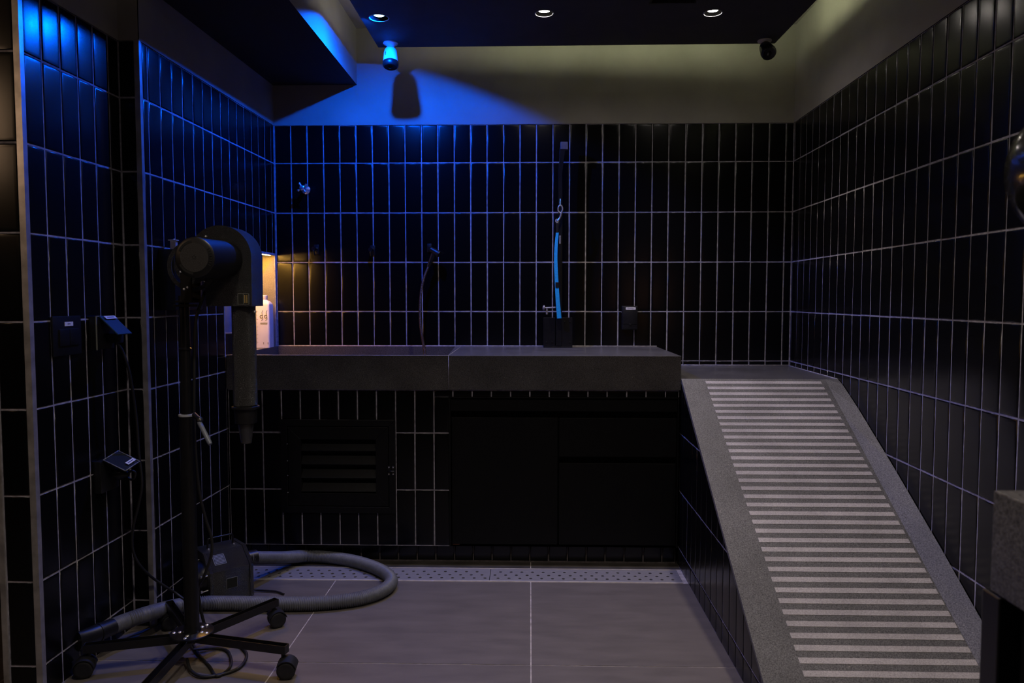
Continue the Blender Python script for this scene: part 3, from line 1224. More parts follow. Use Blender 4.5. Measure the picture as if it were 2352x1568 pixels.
tube(bm, hp, 0.0105, 16, radii=[0.0125 - 0.004 * i / (len(hp) - 1) for i in range(len(hp))])
obj('shower_handle', bm, M['black_plastic'], t, smooth=True)
bm = nbm()
hp = catmull([at(985, 610, YB - 0.05), at(975, 635, YB - 0.05), at(968, 665, YB - 0.055), at(965, 705, YB - 0.06), at(966, 745, YB - 0.065),
              at(970, 775, YB - 0.08), at(974, 800, YB - 0.11), at(976, 812, YB - 0.13), Vector((-0.49, YB - 0.16, 0.66))], 0.01)
hp = resample(hp, 0.0025)
tube(bm, hp, 0.006, 12, radii=[0.0068 if i % 2 else 0.0056 for i in range(len(hp))])
obj('shower_hose', bm, mat('dark_brown_hose', (0.055, 0.032, 0.026), 0.45, metal=0.3, noise=(200, 0.2)), t, smooth=True)

# grooming arm
GX = 0.140
t = thing('grooming_post', 'tall black clamped grooming post standing on the counter by the back wall', 'grooming post', (GX, 3.50, CT))
GY = 3.505
bm = nbm()
prism(bm, [at(1277, 794, GY) + Vector((0, 0, 0.0)), at(1290, 794, GY), at(1292, 500, GY), at(1291, 400, GY), at(1297, 345, GY), at(1304, 330, GY),
           at(1304, 326, GY), at(1290, 326, GY), at(1286, 340, GY), at(1283, 400, GY), at(1283, 500, GY)], (0, 0.022, 0), bevel=0.0015)
obj('upright', bm, M['black_metal'], t)
bm = nbm()
box(bm, at(1287.5, 343, GY) + Vector((0, -0.004, 0)), at(1304.5, 326, GY) + Vector((0, 0.024, 0.001)), bevel=0.002)
obj('end_cap', bm, mat('grey_end_cap', (0.12, 0.105, 0.10), 0.5, noise=(60, 0.2)), t, label='grey end cap')
for xa, xb in ((1248, 1275), (1290, 1315)):
    bm = nbm()
    a, b = at(xa, 795, GY), at(xb, 729, GY)
    box(bm, (a.x, GY + 0.002, CT + 0.001), (b.x, GY + 0.010, b.z), bevel=0.001)
    obj('clamp_plate', bm, M['black_metal'], t)
bm = nbm()
a = at(1275, 795, GY)
box(bm, (at(1248, 795, GY).x, GY + 0.0005, CT + 0.0005), (at(1315, 795, GY).x, GY + 0.05, CT + 0.007), bevel=0.001)
obj('clamp_foot', bm, M['black_metal'], t)
for q in ((1255, 786), (1268, 786), (1297, 738), (1309, 738), (1309, 786)):
    bm = nbm()
    lathe(bm, at(*q, GY) + Vector((0, 0.002, 0)), (0, -1, 0), [(0, 0.0035), (0.002, 0.003), (0.003, 0)], 12)
    obj('bolt', bm, M['black_metal'], t, smooth=True)
bm = nbm()
a, b = at(1252, 707, GY), at(1276, 706, GY)
rod(bm, a, b, 0.0038, 14)
lathe(bm, a - Vector((0.002, 0, 0)), (-1, 0, 0), [(0, 0.012), (0.006, 0.012), (0.009, 0.008), (0.010, 0)], 24)
lathe(bm, at(1256, 707, GY), (0, 0, -1), [(0, 0.005), (0.030, 0.0045)], 14)
obj('tightening_knob', bm, M['steel'], t, smooth=True, label='steel tightening knob')
bm = nbm()
box(bm, at(1284.5, 560, GY - 0.001) + Vector((0, -0.002, 0)), at(1288, 541, GY - 0.001) + Vector((0, 0.003, 0)), bevel=0.0008)
obj('slide_clip', bm, M['steel'], t)

# blue loop hanging from it
SY = GY - 0.022
t = thing('grooming_loop', 'bright blue nylon strap with metal snap hook hanging on the black grooming post', 'strap', at(1287, 480, SY))


def ribbon(bm, pts, w, th=0.0022):
    P = catmull(pts, 0.012)
    n = len(P)
    vs = []
    for i, p in enumerate(P):
        d = (P[min(i + 1, n - 1)] - P[max(i - 1, 0)]).normalized()
        s = Vector((0, 1, 0)).cross(d).normalized()
        nn = d.cross(s).normalized()
        ww = w[0] + (w[1] - w[0]) * i / (n - 1)
        vs.append([bm.verts.new(p + s * ww / 2 * a + nn * th * b) for a, b in ((-1, -1), (1, -1), (1, 1), (-1, 1))])
    for a, b in zip(vs, vs[1:]):
        for k in range(4):
            bm.faces.new([a[k], a[(k + 1) % 4], b[(k + 1) % 4], b[k]])
    bm.faces.new(vs[0])
    bm.faces.new(vs[-1])


bm = nbm()
ribbon(bm, [at(1280, 534, SY), at(1277, 570, SY), at(1276.5, 600, SY), at(1278, 640, SY), at(1281, 690, SY), at(1284.5, 731, SY)], (0.013, 0.020))
obj('webbing', bm, M['strap'], t)
bm = nbm()
box(bm, at(1275.5, 660, SY) + Vector((0, -0.005, 0)), at(1283.5, 648, SY) + Vector((0, 0.005, 0)), bevel=0.001)
obj('black_slider', bm, M['black_plastic'], t)
bm = nbm()
box(bm, at(1279, 534, SY) + Vector((-0.004, -0.003, 0)), at(1281, 512, SY) + Vector((0.004, 0.003, 0)), bevel=0.001)
obj('hook_tab', bm, M['black_plastic'], t)
bm = nbm()
hk_ = [at(1287, 462, SY), at(1287, 470, SY)]
ring = [at(1287 + 5.2 * math.cos(a), 480 + 8.5 * math.sin(a), SY) for a in [2 * PI * k / 20 for k in range(21)]]
tube(bm, ring, 0.0036, 10, caps=False)
tube(bm, catmull([at(1291, 484, SY), at(1286, 500, SY), at(1280, 508, SY)], 0.004), 0.0044, 10)
tube(bm, [at(1279.5 + 3.2 * math.cos(a), 507 + 3.6 * math.sin(a), SY) for a in [2 * PI * k / 14 for k in range(15)]], 0.0028, 8, caps=False)
rod(bm, at(1287, 456, SY + 0.01), at(1286.5, 472, SY), 0.0018, 8)
obj('snap_hook', bm, M['chrome'], t, smooth=True, label='shiny metal snap hook')


def text_bars(bm, c, u, v, n, w, h, rows=1, mi=0, seed=1):
    """short printed strokes in a w x h patch centred at c, u right, v up"""
    rnd = random.Random(seed)
    u, v, n = Vector(u).normalized(), Vector(v).normalized(), Vector(n).normalized()
    rot = Matrix((u, v, n)).transposed().to_4x4()
    for r in range(rows):
        x = -w / 2
        yy = h / 2 - (r + 0.5) * h / rows
        hh = h / rows * 0.20
        while x < w / 2 - 0.001:
            l = rnd.uniform(0.0012, 0.0035)
            l = min(l, w / 2 - x)
            box(bm, (x, yy - hh, 0), (x + l * 0.8, yy + hh, 0.0003), mi, mtx=Matrix.Translation(c) @ rot)
            x += l


# outlet on the back wall
a, b = at(1427, 757, YB), at(1464, 702, YB)
t = thing('wall_outlet', 'black socket box with flap and white label on the back wall', 'socket', ((a.x + b.x) / 2, YB, (a.z + b.z) / 2))
bm = nbm()
box(bm, (a.x, YB - 0.016, a.z), (b.x, YB + 0.001, b.z), bevel=0.003)
obj('back_box', bm, M['black_plastic'], t, smooth=True)
bm = nbm()
box(bm, (a.x + 0.003, YB - 0.034, a.z + 0.004), (b.x - 0.003, YB - 0.0165, b.z - 0.003), bevel=0.004)
box(bm, ((a.x + b.x) / 2 - 0.006, YB - 0.038, a.z + 0.024), ((a.x + b.x) / 2 + 0.006, YB - 0.033, a.z + 0.030), bevel=0.001)
box(bm, (a.x + 0.004, YB - 0.0355, a.z + 0.029), (b.x - 0.004, YB - 0.0335, a.z + 0.031))
obj('flap', bm, M['black_plastic'], t, smooth=True)
bm = nbm()
box(bm, (a.x + 0.016, YB - 0.0352, b.z - 0.018), (b.x - 0.013, YB - 0.0342, b.z - 0.007))
text_bars(bm, Vector(((a.x + b.x) / 2 + 0.0015, YB - 0.0352, b.z - 0.0125)), (1, 0, 0), (0, 0, 1), (0, -1, 0), 0.030, 0.006, 1, 1)
obj('label_sticker', bm, [M['label'], M['ink']], t, label='white sticker')

# ------------------------------------------------------------------ fittings on the left walls
UA, NA_ = Vector((LS, 1, 0)).normalized(), Vector((1, -LS, 0)).normalized()   # along the wall (away from camera), out of the wall


def wall_pt_a(y, z, n=0.0):
    return Vector((XA(y), y, z)) + NA_ * n


def wbox(bm, y0, y1, z0, z1, n0, n1, mi=0, bevel=0.0, wall=XA):
    o = Vector((wall(y0), y0, z0))
    m = Matrix.Translation(o) @ Matrix((UA, Vector((0, 0, 1)), NA_)).transposed().to_4x4()
    box(bm, (0, 0, n0), ((y1 - y0) / UA.y, z1 - z0, n1), mi, bevel, m)


# switch plate
t = thing('switch_plate', 'flat black double switch plate with white label on the left wall', 'switch', wall_pt_a(2.10, 0.98))
bm = nbm()
wbox(bm, 2.040, 2.166, 0.930, 1.042, 0.0, 0.007, bevel=0.002)
obj('face_plate', bm, M['black_plastic'], t, smooth=True)
for ya, yb in ((2.064, 2.107), (2.109, 2.152)):
    bm = nbm()
    wbox(bm, ya, yb, 0.958, 1.006, 0.0065, 0.011, bevel=0.0015)
    obj('rocker', bm, M['black_plastic'], t, smooth=True)
bm = nbm()
wbox(bm, 2.091, 2.128, 1.0135, 1.0255, 0.0068, 0.0080)
text_bars(bm, wall_pt_a(2.1095, 1.0195, 0.0080), UA, (0, 0, 1), NA_, 0.014, 0.006, 1, 1)
obj('label_sticker', bm, [M['label'], M['ink']], t, label='white sticker')

# socket with raised flap and black plug lead
t = thing('wall_socket', 'black socket with raised blue-black flap, beside the switch plate', 'socket', wall_pt_a(2.26, 0.985), 'flap sockets on the left wall')
bm = nbm()
wbox(bm, 2.212, 2.304, 0.938, 1.038, 0.0, 0.024, bevel=0.002)
obj('back_box', bm, M['black_plastic'], t, smooth=True)
bm = nbm()
wbox(bm, 2.211, 2.2135, 0.937, 1.0395, 0.0225, 0.0255)
wbox(bm, 2.211, 2.235, 1.0375, 1.040, 0.0225, 0.0255)
obj('box_rim', bm, M['plate_line'], t, label='worn pale rim')


def flap(p00, p10, p11, p01, th, m, parent, lab=None):
    bm = nbm()
    n = (p10 - p00).cross(p01 - p00).normalized()
    prism(bm, [p00, p10, p11, p01], n * th, bevel=0.0008)
    return obj('flap', bm, m, parent, label=lab)


# flap: top edge on the box, bottom edge standing out
fa = Vector((XA(2.225) + 0.026, 2.225, 1.040))
fb = Vector((XA(2.300) + 0.026, 2.300, 1.040))
out = Vector((0.062, -0.010, -0.055))
flap(fa, fb, fb + out, fa + out, 0.004, M['outlet_blue'], t)
bm = nbm()
u = (fb - fa).normalized()
v = -out.normalized()
nn = u.cross(v).normalized()
if nn.z < 0:
    nn = -nn
c = (fa + fb) / 2 + out * 0.16 + nn * 0.0045
box(bm, (-0.028, -0.0065, 0), (0.028, 0.0065, 0.0006), mtx=Matrix.Translation(c) @ Matrix((u, v, nn)).transposed().to_4x4())
text_bars(bm, c + nn * 0.0007, u, v, nn, 0.036, 0.007, 1, 1)
obj('label_sticker', bm, [M['label'], M['ink']], t, label='white sticker')
# plug and lead
t = thing('power_lead', 'black power lead hanging from the upper left socket down to the floor', 'cable', at(262, 775, 2.30))
bm = nbm()
box(bm, (XA(2.28) + 0.020, 2.262, 0.955), (XA(2.28) + 0.060, 2.296, 0.985), bevel=0.005)
obj('plug', bm, M['rubber'], t, smooth=True)
bm = nbm()
pl = Vector((XA(2.28) + 0.055, 2.278, 0.972))
lead = [pl, at(263, 781, 2.27), at(280, 803, 2.29), at(296, 850, 2.30), at(306, 905, 2.315), at(314, 970, 2.325), at(319, 1040, 2.33), at(326, 1110, 2.33),
        at(318, 1160, 2.33), at(306, 1210, 2.33), at(304, 1255, 2.33), at(316, 1290, 2.34), at(345, 1322, 2.38), at(385, 1350, 2.42), at(412, 1368, 2.44)]
lead += [Vector((-1.10, 2.40, 0.055)), Vector((-1.075, 2.30, 0.02)), Vector((-1.02, 2.22, 0.006)), Vector((-0.95, 2.14, 0.006)), Vector((-0.90, 2.08, 0.006)),
         Vector((-0.885, 2.14, 0.006)), Vector((-0.93, 2.23, 0.006)), Vector((-0.98, 2.25, 0.006)), Vector((-1.035, 2.225, 0.012))]
cp = catmull(lead, 0.012)
tube(bm, cp, 0.0042, 10)
obj('cord', bm, M['rubber'], t, smooth=True)

# lower socket with clear flap
t = thing('wall_socket', 'black socket with clear raised flap and a plug, low on the left wall', 'socket', wall_pt_a(2.28, 0.54), 'flap sockets on the left wall')
bm = nbm()
wbox(bm, 2.212, 2.306, 0.500, 0.598, 0.0, 0.024, bevel=0.002)
obj('back_box', bm, M['black_plastic'], t, smooth=True)
fa = Vector((XA(2.222) + 0.026, 2.222, 0.600))
fb = Vector((XA(2.302) + 0.026, 2.302, 0.612))
out = Vector((0.074, -0.012, -0.030))
fm = mat('scratched_clear_flap', (0.025, 0.03, 0.04), 0.25, trans=0.3)
flap(fa, fb, fb + out, fa + out, 0.003, fm, t, 'clear flap with pale scuffed edges')
bm = nbm()
for a, b in ((fa, fa + out), (fa + out, fb + out), (fb, fb + out), (fa, fb)):
    rod(bm, a + Vector((0, 0, 0.002)), b + Vector((0, 0, 0.002)), 0.0017, 8)
obj('flap_rim', bm, mat('scuffed_rim', (0.16, 0.17, 0.20), 0.5, noise=(80, 0.6)), t)
u = (fb - fa).normalized()
v = -out.normalized()
nn = u.cross(v).normalized()
if nn.z < 0:
    nn = -nn
bm = nbm()
c = (fa + fb) / 2 + out * 0.78 + u * 0.012 + nn * 0.0050
box(bm, (-0.020, -0.0065, 0), (0.022, 0.0065, 0.0006), mtx=Matrix.Translation(c) @ Matrix((u, v, nn)).transposed().to_4x4())
text_bars(bm, c + nn * 0.0007, u, v, nn, 0.030, 0.007, 1, 1)
obj('label_sticker', bm, [M['label'], M['ink']], t, label='white sticker')
t = thing('plug', 'black plug with looped cord in the low left wall socket', 'plug', wall_pt_a(2.29, 0.545, 0.04))
bm = nbm()
lathe(bm, wall_pt_a(2.285, 0.545, 0.020), NA_, [(0, 0.019), (0.026, 0.019), (0.034, 0.012), (0.048, 0.008)], 24)
obj('plug_body', bm, M['black_plastic'], t, smooth=True)
bm = nbm()
q = wall_pt_a(2.285, 0.545, 0.066)
tube(bm, catmull([q, q + Vector((0.010, 0, 0.010)), q + Vector((0.020, 0.004, 0.004)), q + Vector((0.016, 0.006, -0.014)), q + Vector((0.004, 0.008, -0.020)), q + Vector((-0.008, 0.012, -0.014))], 0.004), 0.0038, 10)
obj('cord', bm, M['rubber'], t, smooth=True)

# black dispenser box on the far left wall
t = thing('wall_box', 'black box on the far left wall, half hidden behind the dryer head', 'wall box', (XC(2.58), 2.58, 1.16))
bm = nbm()
wbox(bm, 2.50, 2.70, 1.052, 1.258, 0.0, 0.055, bevel=0.004, wall=XC)
obj('box_body', bm, M['black_plastic'], t, smooth=True)
t = thing('glass_holder', 'small clear holder with white top standing on the black wall box', 'holder', (XC(2.54) + 0.02, 2.54, 1.26))
bm = nbm()
q = Vector((XC(2.54) + 0.030, 2.545, 1.2585))
box(bm, q + Vector((-0.010, -0.006, 0)), q + Vector((0.010, 0.010, 0.030)), bevel=0.002)
obj('holder_body', bm, mat('pale_clear_plastic', (0.5, 0.45, 0.5), 0.3, trans=0.3), t)
bm = nbm()
box(bm, q + Vector((-0.016, -0.007, 0.0305)), q + Vector((0.014, 0.011, 0.0335)), bevel=0.0005)
lathe(bm, q + Vector((0.002, 0.002, 0.033)), (0, 0, 1), [(0, 0.003), (0.004, 0.003), (0.0045, 0)], 12)
obj('holder_lid', bm, M['white_plastic'], t)

# ------------------------------------------------------------------ bottles in the niche
def niche_pt(y, n):
    return Vector((XC(y), y, NZ0)) + NA_ * n


q = Vector((-1.258, 3.520, NZ0))
t = thing('refill_bottle', 'white refill bottle with dark swirl mark standing in the lit niche', 'bottle', q)
bm = nbm()


def rounded_loft(bm, o, secs, seg=8, yaw=0.0):
    """sections (z, half x, half y, corner radius)"""
    rings = []
    for z, hx, hy, r in secs:
        ring = []
        for cx, cy, a0 in ((hx - r, hy - r, 0), (-hx + r, hy - r, 90), (-hx + r, -hy + r, 180), (hx - r, -hy + r, 270)):
            for k in range(seg + 1):
                a = R(a0 + 90 * k / seg)
                v = Vector((cx + r * math.cos(a), cy + r * math.sin(a), 0))
                v.rotate(Matrix.Rotation(yaw, 3, 'Z'))
                ring.append(bm.verts.new(Vector(o) + v + Vector((0, 0, z))))
        rings.append(ring)
    n = len(rings[0])
    for a, b in zip(rings, rings[1:]):
        for k in range(n):
            bm.faces.new([a[k], a[(k + 1) % n], b[(k + 1) % n], b[k]])
    bm.faces.new(rings[0])
    bm.faces.new(rings[-1])


rounded_loft(bm, q + Vector((0, 0, 0.001)), [(0, 0.031, 0.031, 0.009), (0.003, 0.034, 0.034, 0.010), (0.203, 0.034, 0.034, 0.010), (0.213, 0.031, 0.031, 0.014),
                                             (0.221, 0.024, 0.024, 0.016), (0.226, 0.016, 0.016, 0.0159), (0.230, 0.0145, 0.0145, 0.0144)])
obj('bottle_body', bm, M['white_plastic'], t, smooth=True)
bm = nbm()
lathe(bm, q + Vector((0, 0, 0.230)), (0, 0, 1), [(0, 0.0155), (0.001, 0.0162), (0.019, 0.0162), (0.021, 0.014)], 32)
obj('bottle_cap', bm, M['white_plastic'], t, smooth=True)
bm = nbm()
fy = q.y - 0.0345
for dx in (-0.002, 0.018):
    cx = q.x + dx
    zc = q.z + 0.150
    tube(bm, [Vector((cx + 0.0065 * math.cos(a), fy, zc + 0.0065 * math.sin(a))) for a in [2 * PI * k / 16 for k in range(17)]], 0.0011, 6, caps=False)
    tube(bm, [Vector((cx + 0.006, fy, zc + 0.002)), Vector((cx + 0.003, fy, zc + 0.020)), Vector((cx + 0.008, fy, zc + 0.030))], 0.0010, 6)
    tube(bm, [Vector((cx + 0.006, fy, zc - 0.002)), Vector((cx + 0.007, fy, zc - 0.012)), Vector((cx, fy, zc - 0.018))], 0.0010, 6)
text_bars(bm, Vector((q.x + 0.010, fy, q.z + 0.118)), (1, 0, 0), (0, 0, 1), (0, -1, 0), 0.034, 0.010, 2, 0)
for k in range(9):
    box(bm, (q.x - 0.024, fy - 0.0003, q.z + 0.03 + k * 0.018), (q.x - 0.024 + (0.003 if k % 2 else 0.005), fy + 0.0002, q.z + 0.031 + k * 0.018))
box(bm, (q.x - 0.026, fy - 0.0003, q.z + 0.02), (q.x - 0.0252, fy + 0.0002, q.z + 0.18))
for dx in (0.006, 0.026):
    box(bm, (q.x + dx, fy - 0.0003, q.z + 0.02), (q.x + dx + 0.002, fy + 0.0002, q.z + 0.030))
obj('printed_marks', bm, M['ink'], t, label='dark swirl mark and scale lines')

q = niche_pt(3.13, -0.052)
t = thing('pump_bottle', 'blue-grey bottle with black base band at the near end of the niche', 'bottle', q)
bm = nbm()
lathe(bm, q + Vector((0, 0, 0.092)), (0, 0, 1), [(0, 0.029), (0.11, 0.029), (0.122, 0.024), (0.130, 0.012), (0.150, 0.011)], 28)
obj('bottle_body', bm, M['bluish'], t, smooth=True)
bm = nbm()
lathe(bm, q + Vector((0, 0, 0.001)), (0, 0, 1), [(0, 0.034), (0.002, 0.036), (0.084, 0.036), (0.086, 0.034)], 28)
obj('base_cup', bm, M['black_plastic'], t, smooth=True, label='black lower cup')
bm = nbm()
lathe(bm, q + Vector((0, 0, 0.086)), (0, 0, 1), [(0, 0.0345), (0.001, 0.0375), (0.006, 0.0375), (0.007, 0.0345)], 28)
obj('cup_rim', bm, M['trim'], t, smooth=True)
# niche led
bm = nbm()
wbox(bm, NY0 + 0.02, NY1 - 0.02, NZ1 - 0.002, NZ1 - 0.0005, -0.016, -0.013, wall=XC)
o = obj('led_strip', bm, M['led_warm'])
tag(o, 'warm led strip under the top of the niche in the left wall', 'light strip')

# ------------------------------------------------------------------ stand dryer
HUB = Vector((-1.013, 2.172, 0.0))
t = thing('stand_dryer', 'black grooming dryer on a five-legged wheeled stand in front of the left wall', 'dryer', HUB)
# base plate with rivets
bm = nbm()
lathe(bm, HUB + Vector((0, 0, 0.090)), (0, 0, 1), [(0, 0.060), (0.001, 0.062), (0.005, 0.062), (0.006, 0.060)], 40)
obj('hub_plate', bm, M['black_metal'], t, smooth=True)
LEGS = []
for ang, ln, tip in ((-13, 0.318, 1), (58, 0.312, 1), (128, 0.30, 1), (196, 0.292, 1), (-88, 0.31, 1)):
    LEGS.append((R(ang), ln))
for a, ln in LEGS:
    for rr in (0.034, 0.050):
        bm = nbm()
        p = HUB + Vector((math.cos(a) * rr, math.sin(a) * rr, 0.096))
        lathe(bm, p, (0, 0, 1), [(0, 0.0058), (0.0012, 0.0052), (0.0026, 0.003), (0.003, 0)], 14)
        obj('rivet', bm, M['chrome'], t, smooth=True, label='shiny rivet')
for a, ln in LEGS:
    d = Vector((math.cos(a), math.sin(a), 0))
    s = Vector((-d.y, d.x, 0))
    bm = nbm()
    # open channel: top web and two flanges
    m = Matrix.Translation(HUB + Vector((0, 0, 0.066))) @ Matrix((d, s, Vector((0, 0, 1)))).transposed().to_4x4()
    box(bm, (0.020, -0.0115, 0.0), (ln, -0.0095, 0.024), mtx=m)
    box(bm, (0.020, 0.0095, 0.0), (ln, 0.0115, 0.024), mtx=m)
    box(bm, (0.020, -0.0095, 0.0), (ln, 0.0095, 0.002), mtx=m)
    box(bm, (ln - 0.002, -0.0095, 0.002), (ln, 0.0095, 0.024), mtx=m)
    lg = obj('leg', bm, M['black_metal'], t)
    # caster under the tip
    c = HUB + d * (ln - 0.012)
    bm = nbm()
    rod(bm, c + Vector((0, 0, 0.066)), c + Vector((0, 0, 0.046)), 0.006, 12)
    sw = d * 0.010 + Vector((0.004, -0.010, 0))
    wc = c + sw + Vector((0, 0, 0.0265))
    ax = Vector((-0.45, -0.89, 0)).normalized() if a < 1 else Vector((0.55, -0.83, 0)).normalized()
    if abs(a - R(196)) < 0.01:
        ax = Vector((0.30, -0.95, 0)).normalized()
    if a < 0 and a > -0.5:
        ax = Vector((0.15, -0.99, 0)).normalized()
    for sgn in (-1, 1):
        lathe(bm, wc + ax * 0.0035 * sgn, ax * sgn, [(0, 0.0262), (0.002, 0.0266), (0.015, 0.0266), (0.018, 0.0240), (0.019, 0.018), (0.0185, 0.016), (0.0195, 0)], 32)
    # hood over the two wheels
    lathe_pts = []
    cs = obj('caster', bm, M['rubber'], lg, smooth=True)
    bm = nbm()
    n = 14
    u0 = ax
    f = Vector((-ax.y, ax.x, 0))
    rings = []
    for k in range(n + 1):
        th_ = PI * (0.06 + 0.80 * k / n)
        dirv = f * math.cos(th_) + Vector((0, 0, 1)) * math.sin(th_)
        rings.append([bm.verts.new(wc + dirv * 0.0275 + u0 * q_) for q_ in (-0.0235, 0.0235)] +
                     [bm.verts.new(wc + dirv * 0.0300 + u0 * q_) for q_ in (0.0235, -0.0235)])
    for p_, q_ in zip(rings, rings[1:]):
        for k in range(4):
            bm.faces.new([p_[k], p_[(k + 1) % 4], q_[(k + 1) % 4], q_[k]])
    bm.faces.new(rings[0])
    bm.faces.new(rings[-1])
    obj('caster_hood', bm, M['rubber'], lg, smooth=True)

PB = HUB
bm = nbm()
lathe(bm, PB + Vector((0, 0, 0.060)), (0, 0, 1), [(0, 0.012), (0.034, 0.012), (0.036, 0.026), (0.046, 0.0245), (0.055, 0.0210), (0.690, 0.0210), (0.692, 0.019)], 32)
obj('lower_pole', bm, M['black_metal'], t, smooth=True)
bm = nbm()
lathe(bm, PB + Vector((0, 0, 0.745)), (0, 0, 1), [(0, 0.0200), (0.001, 0.0228), (0.006, 0.0228), (0.007, 0.0200)], 32)
obj('pole_collar', bm, M['collar'], t, smooth=True, label='pale collar ring')
bm = nbm()
lathe(bm, PB + Vector((0, 0, 0.745)), (0, 0, 1), [(0, 0.0150), (0.195, 0.0150), (0.197, 0.0185), (0.201, 0.0185), (0.203, 0.0150), (0.355, 0.0150)], 28)
obj('upper_pole', bm, M['black_metal'], t, smooth=True)
bm = nbm()
a, b = at(446, 952, 2.15), at(459, 964, 2.13)
rod(bm, a, b, 0.007, 14)
lathe(bm, b + Vector((0, 0.0, 0)), (0.2, -0.3, -1), [(-0.008, 0.006), (-0.004, 0.009), (0.004, 0.009), (0.006, 0.006)], 16)
cl = obj('height_clamp', bm, M['black_plastic'], t, smooth=True)
bm = nbm()
a, b = at(457, 968, 2.13), at(483, 1020, 2.10)
d = b - a
lathe(bm, a, d, [(0, 0.0058), (0.004, 0.0068), (d.length * 0.9, 0.0068), (d.length, 0.0055)], 18)
obj('clamp_lever', bm, M['grey_handle'], cl, smooth=True, label='grey-blue lever')

# yoke and tilt plate
bm = nbm()
a = at(414, 640, 2.155)
box(bm, (PB.x + 0.006, 2.140, 1.085), (PB.x + 0.038, 2.146, 1.205), bevel=0.001)
box(bm, (PB.x + 0.006, 2.196, 1.085), (PB.x + 0.038, 2.202, 1.150), bevel=0.001)
box(bm, (PB.x - 0.012, 2.140, 1.080), (PB.x + 0.038, 2.202, 1.086), bevel=0.001)
box(bm, (PB.x - 0.022, 2.150, 1.068), (PB.x + 0.048, 2.160, 1.075), bevel=0.001)
obj('yoke', bm, M['black_metal'], t)
bm = nbm()
TC = at(441, 611, 2.168)


def annulus(bm, c, r0, r1, a0, a1, y0, y1, n=40):
    R_ = []
    for k in range(n + 1):
        a = a0 + (a1 - a0) * k / n
        cs_, sn = math.cos(a), math.sin(a)
        R_.append([bm.verts.new((c.x + r * cs_, y, c.z + r * sn)) for r, y in ((r0, y0), (r1, y0), (r1, y1), (r0, y1))])
    for a, b in zip(R_, R_[1:]):
        for k in range(4):
            bm.faces.new([a[k], a[(k + 1) % 4], b[(k + 1) % 4], b[k]])
    bm.faces.new(R_[0])
    bm.faces.new(R_[-1])


annulus(bm, TC, 0.0615, 0.0735, R(110), R(325), 2.168, 2.172)
annulus(bm, TC, 0.004, 0.0515, 0, 2 * PI - 0.001, 2.168, 2.172)
annulus(bm, TC, 0.050, 0.063, R(103), R(112), 2.168, 2.172, 4)
annulus(bm, TC, 0.050, 0.063, R(322), R(331), 2.168, 2.172, 4)
annulus(bm, TC, 0.050, 0.0735, R(331), R(463), 2.168, 2.172)
obj('tilt_plate', bm, M['hammer'], t, label='round slotted tilt plate')
# blower housing
HC = at(505, 590, 2.19)
RH = 0.0925
x1h = HC.x + RH
x0h = at(473, 703, 2.19).x
zb = at(577, 703, 2.19).z
out = []
for k in range(0, 31):
    a = R(0 + 228 * k / 30)
    out.append((HC.x + RH * math.cos(a), HC.z + RH * math.sin(a)))
out.append((x0h, HC.z - 0.075))
out.append((x0h, zb))
out.append((x1h, zb))
bm = nbm()
prism(bm, [(x, 2.190, z) for x, z in out], (0, 0.094, 0), bevel=0.0022)
hs = obj('blower_housing', bm, M['hammer'], t, smooth=True, label='hammered black snail-shaped housing')
bm = nbm()
a, b = at(546, 677, 2.1895), at(572.5, 702, 2.1895)
# plate a little above the lower edge
zo = 0.004
box(bm, (a.x, 2.1885, b.z + zo), (b.x, 2.1900, a.z + zo), 1)
box(bm, (a.x + 0.0012, 2.1880, b.z + zo + 0.0012), (b.x - 0.0012, 2.1888, a.z + zo - 0.0012), 0)
text_bars(bm, Vector(((a.x * 0.27 + b.x * 0.73), 2.1879, (a.z + b.z) / 2 + zo)), (0, 0, 1), (-1, 0, 0), (0, -1, 0), 0.024, 0.012, 2, 2, seed=4)
box(bm, ((a.x + b.x) / 2 - 0.0004, 2.1876, b.z + zo + 0.001), ((a.x + b.x) / 2 + 0.0004, 2.1882, a.z + zo - 0.001), 1)
obj('rating_plate', bm, [M['plate'], M['plate_line'], M['gold']], hs)
# motor
MA = Vector((-0.897, 2.190, 1.2065))
MB_ = at(446, 591, 2.0)
d = MA - MB_
L = d.length
bm = nbm()
lathe(bm, MB_, d, [(0.0, 0.050), (0.003, 0.0545), (0.018, 0.0550), (0.020, 0.0535), (L, 0.0535)], 56)
mo = obj('motor', bm, M['black_plastic'], t, smooth=True)
dn = d.normalized()
u = Vector((0, 0, 1))
u = (u - dn * u.dot(dn)).normalized()
w = dn.cross(u)
bm = nbm()


def arc_on_disc(bm, r0, r1, a0, a1, h0, h1, n=18):
    R_ = []
    for k in range(n + 1):
        a = a0 + (a1 - a0) * k / n
        e = w * math.cos(a) + u * math.sin(a)
        R_.append([bm.verts.new(MB_ + e * r + dn * h) for r, h in ((r0, h0), (r1, h0), (r1, h1), (r0, h1))])
    for a, b in zip(R_, R_[1:]):
        for k in range(4):
            bm.faces.new([a[k], a[(k + 1) % 4], b[(k + 1) % 4], b[k]])
    bm.faces.new(R_[0])
    bm.faces.new(R_[-1])


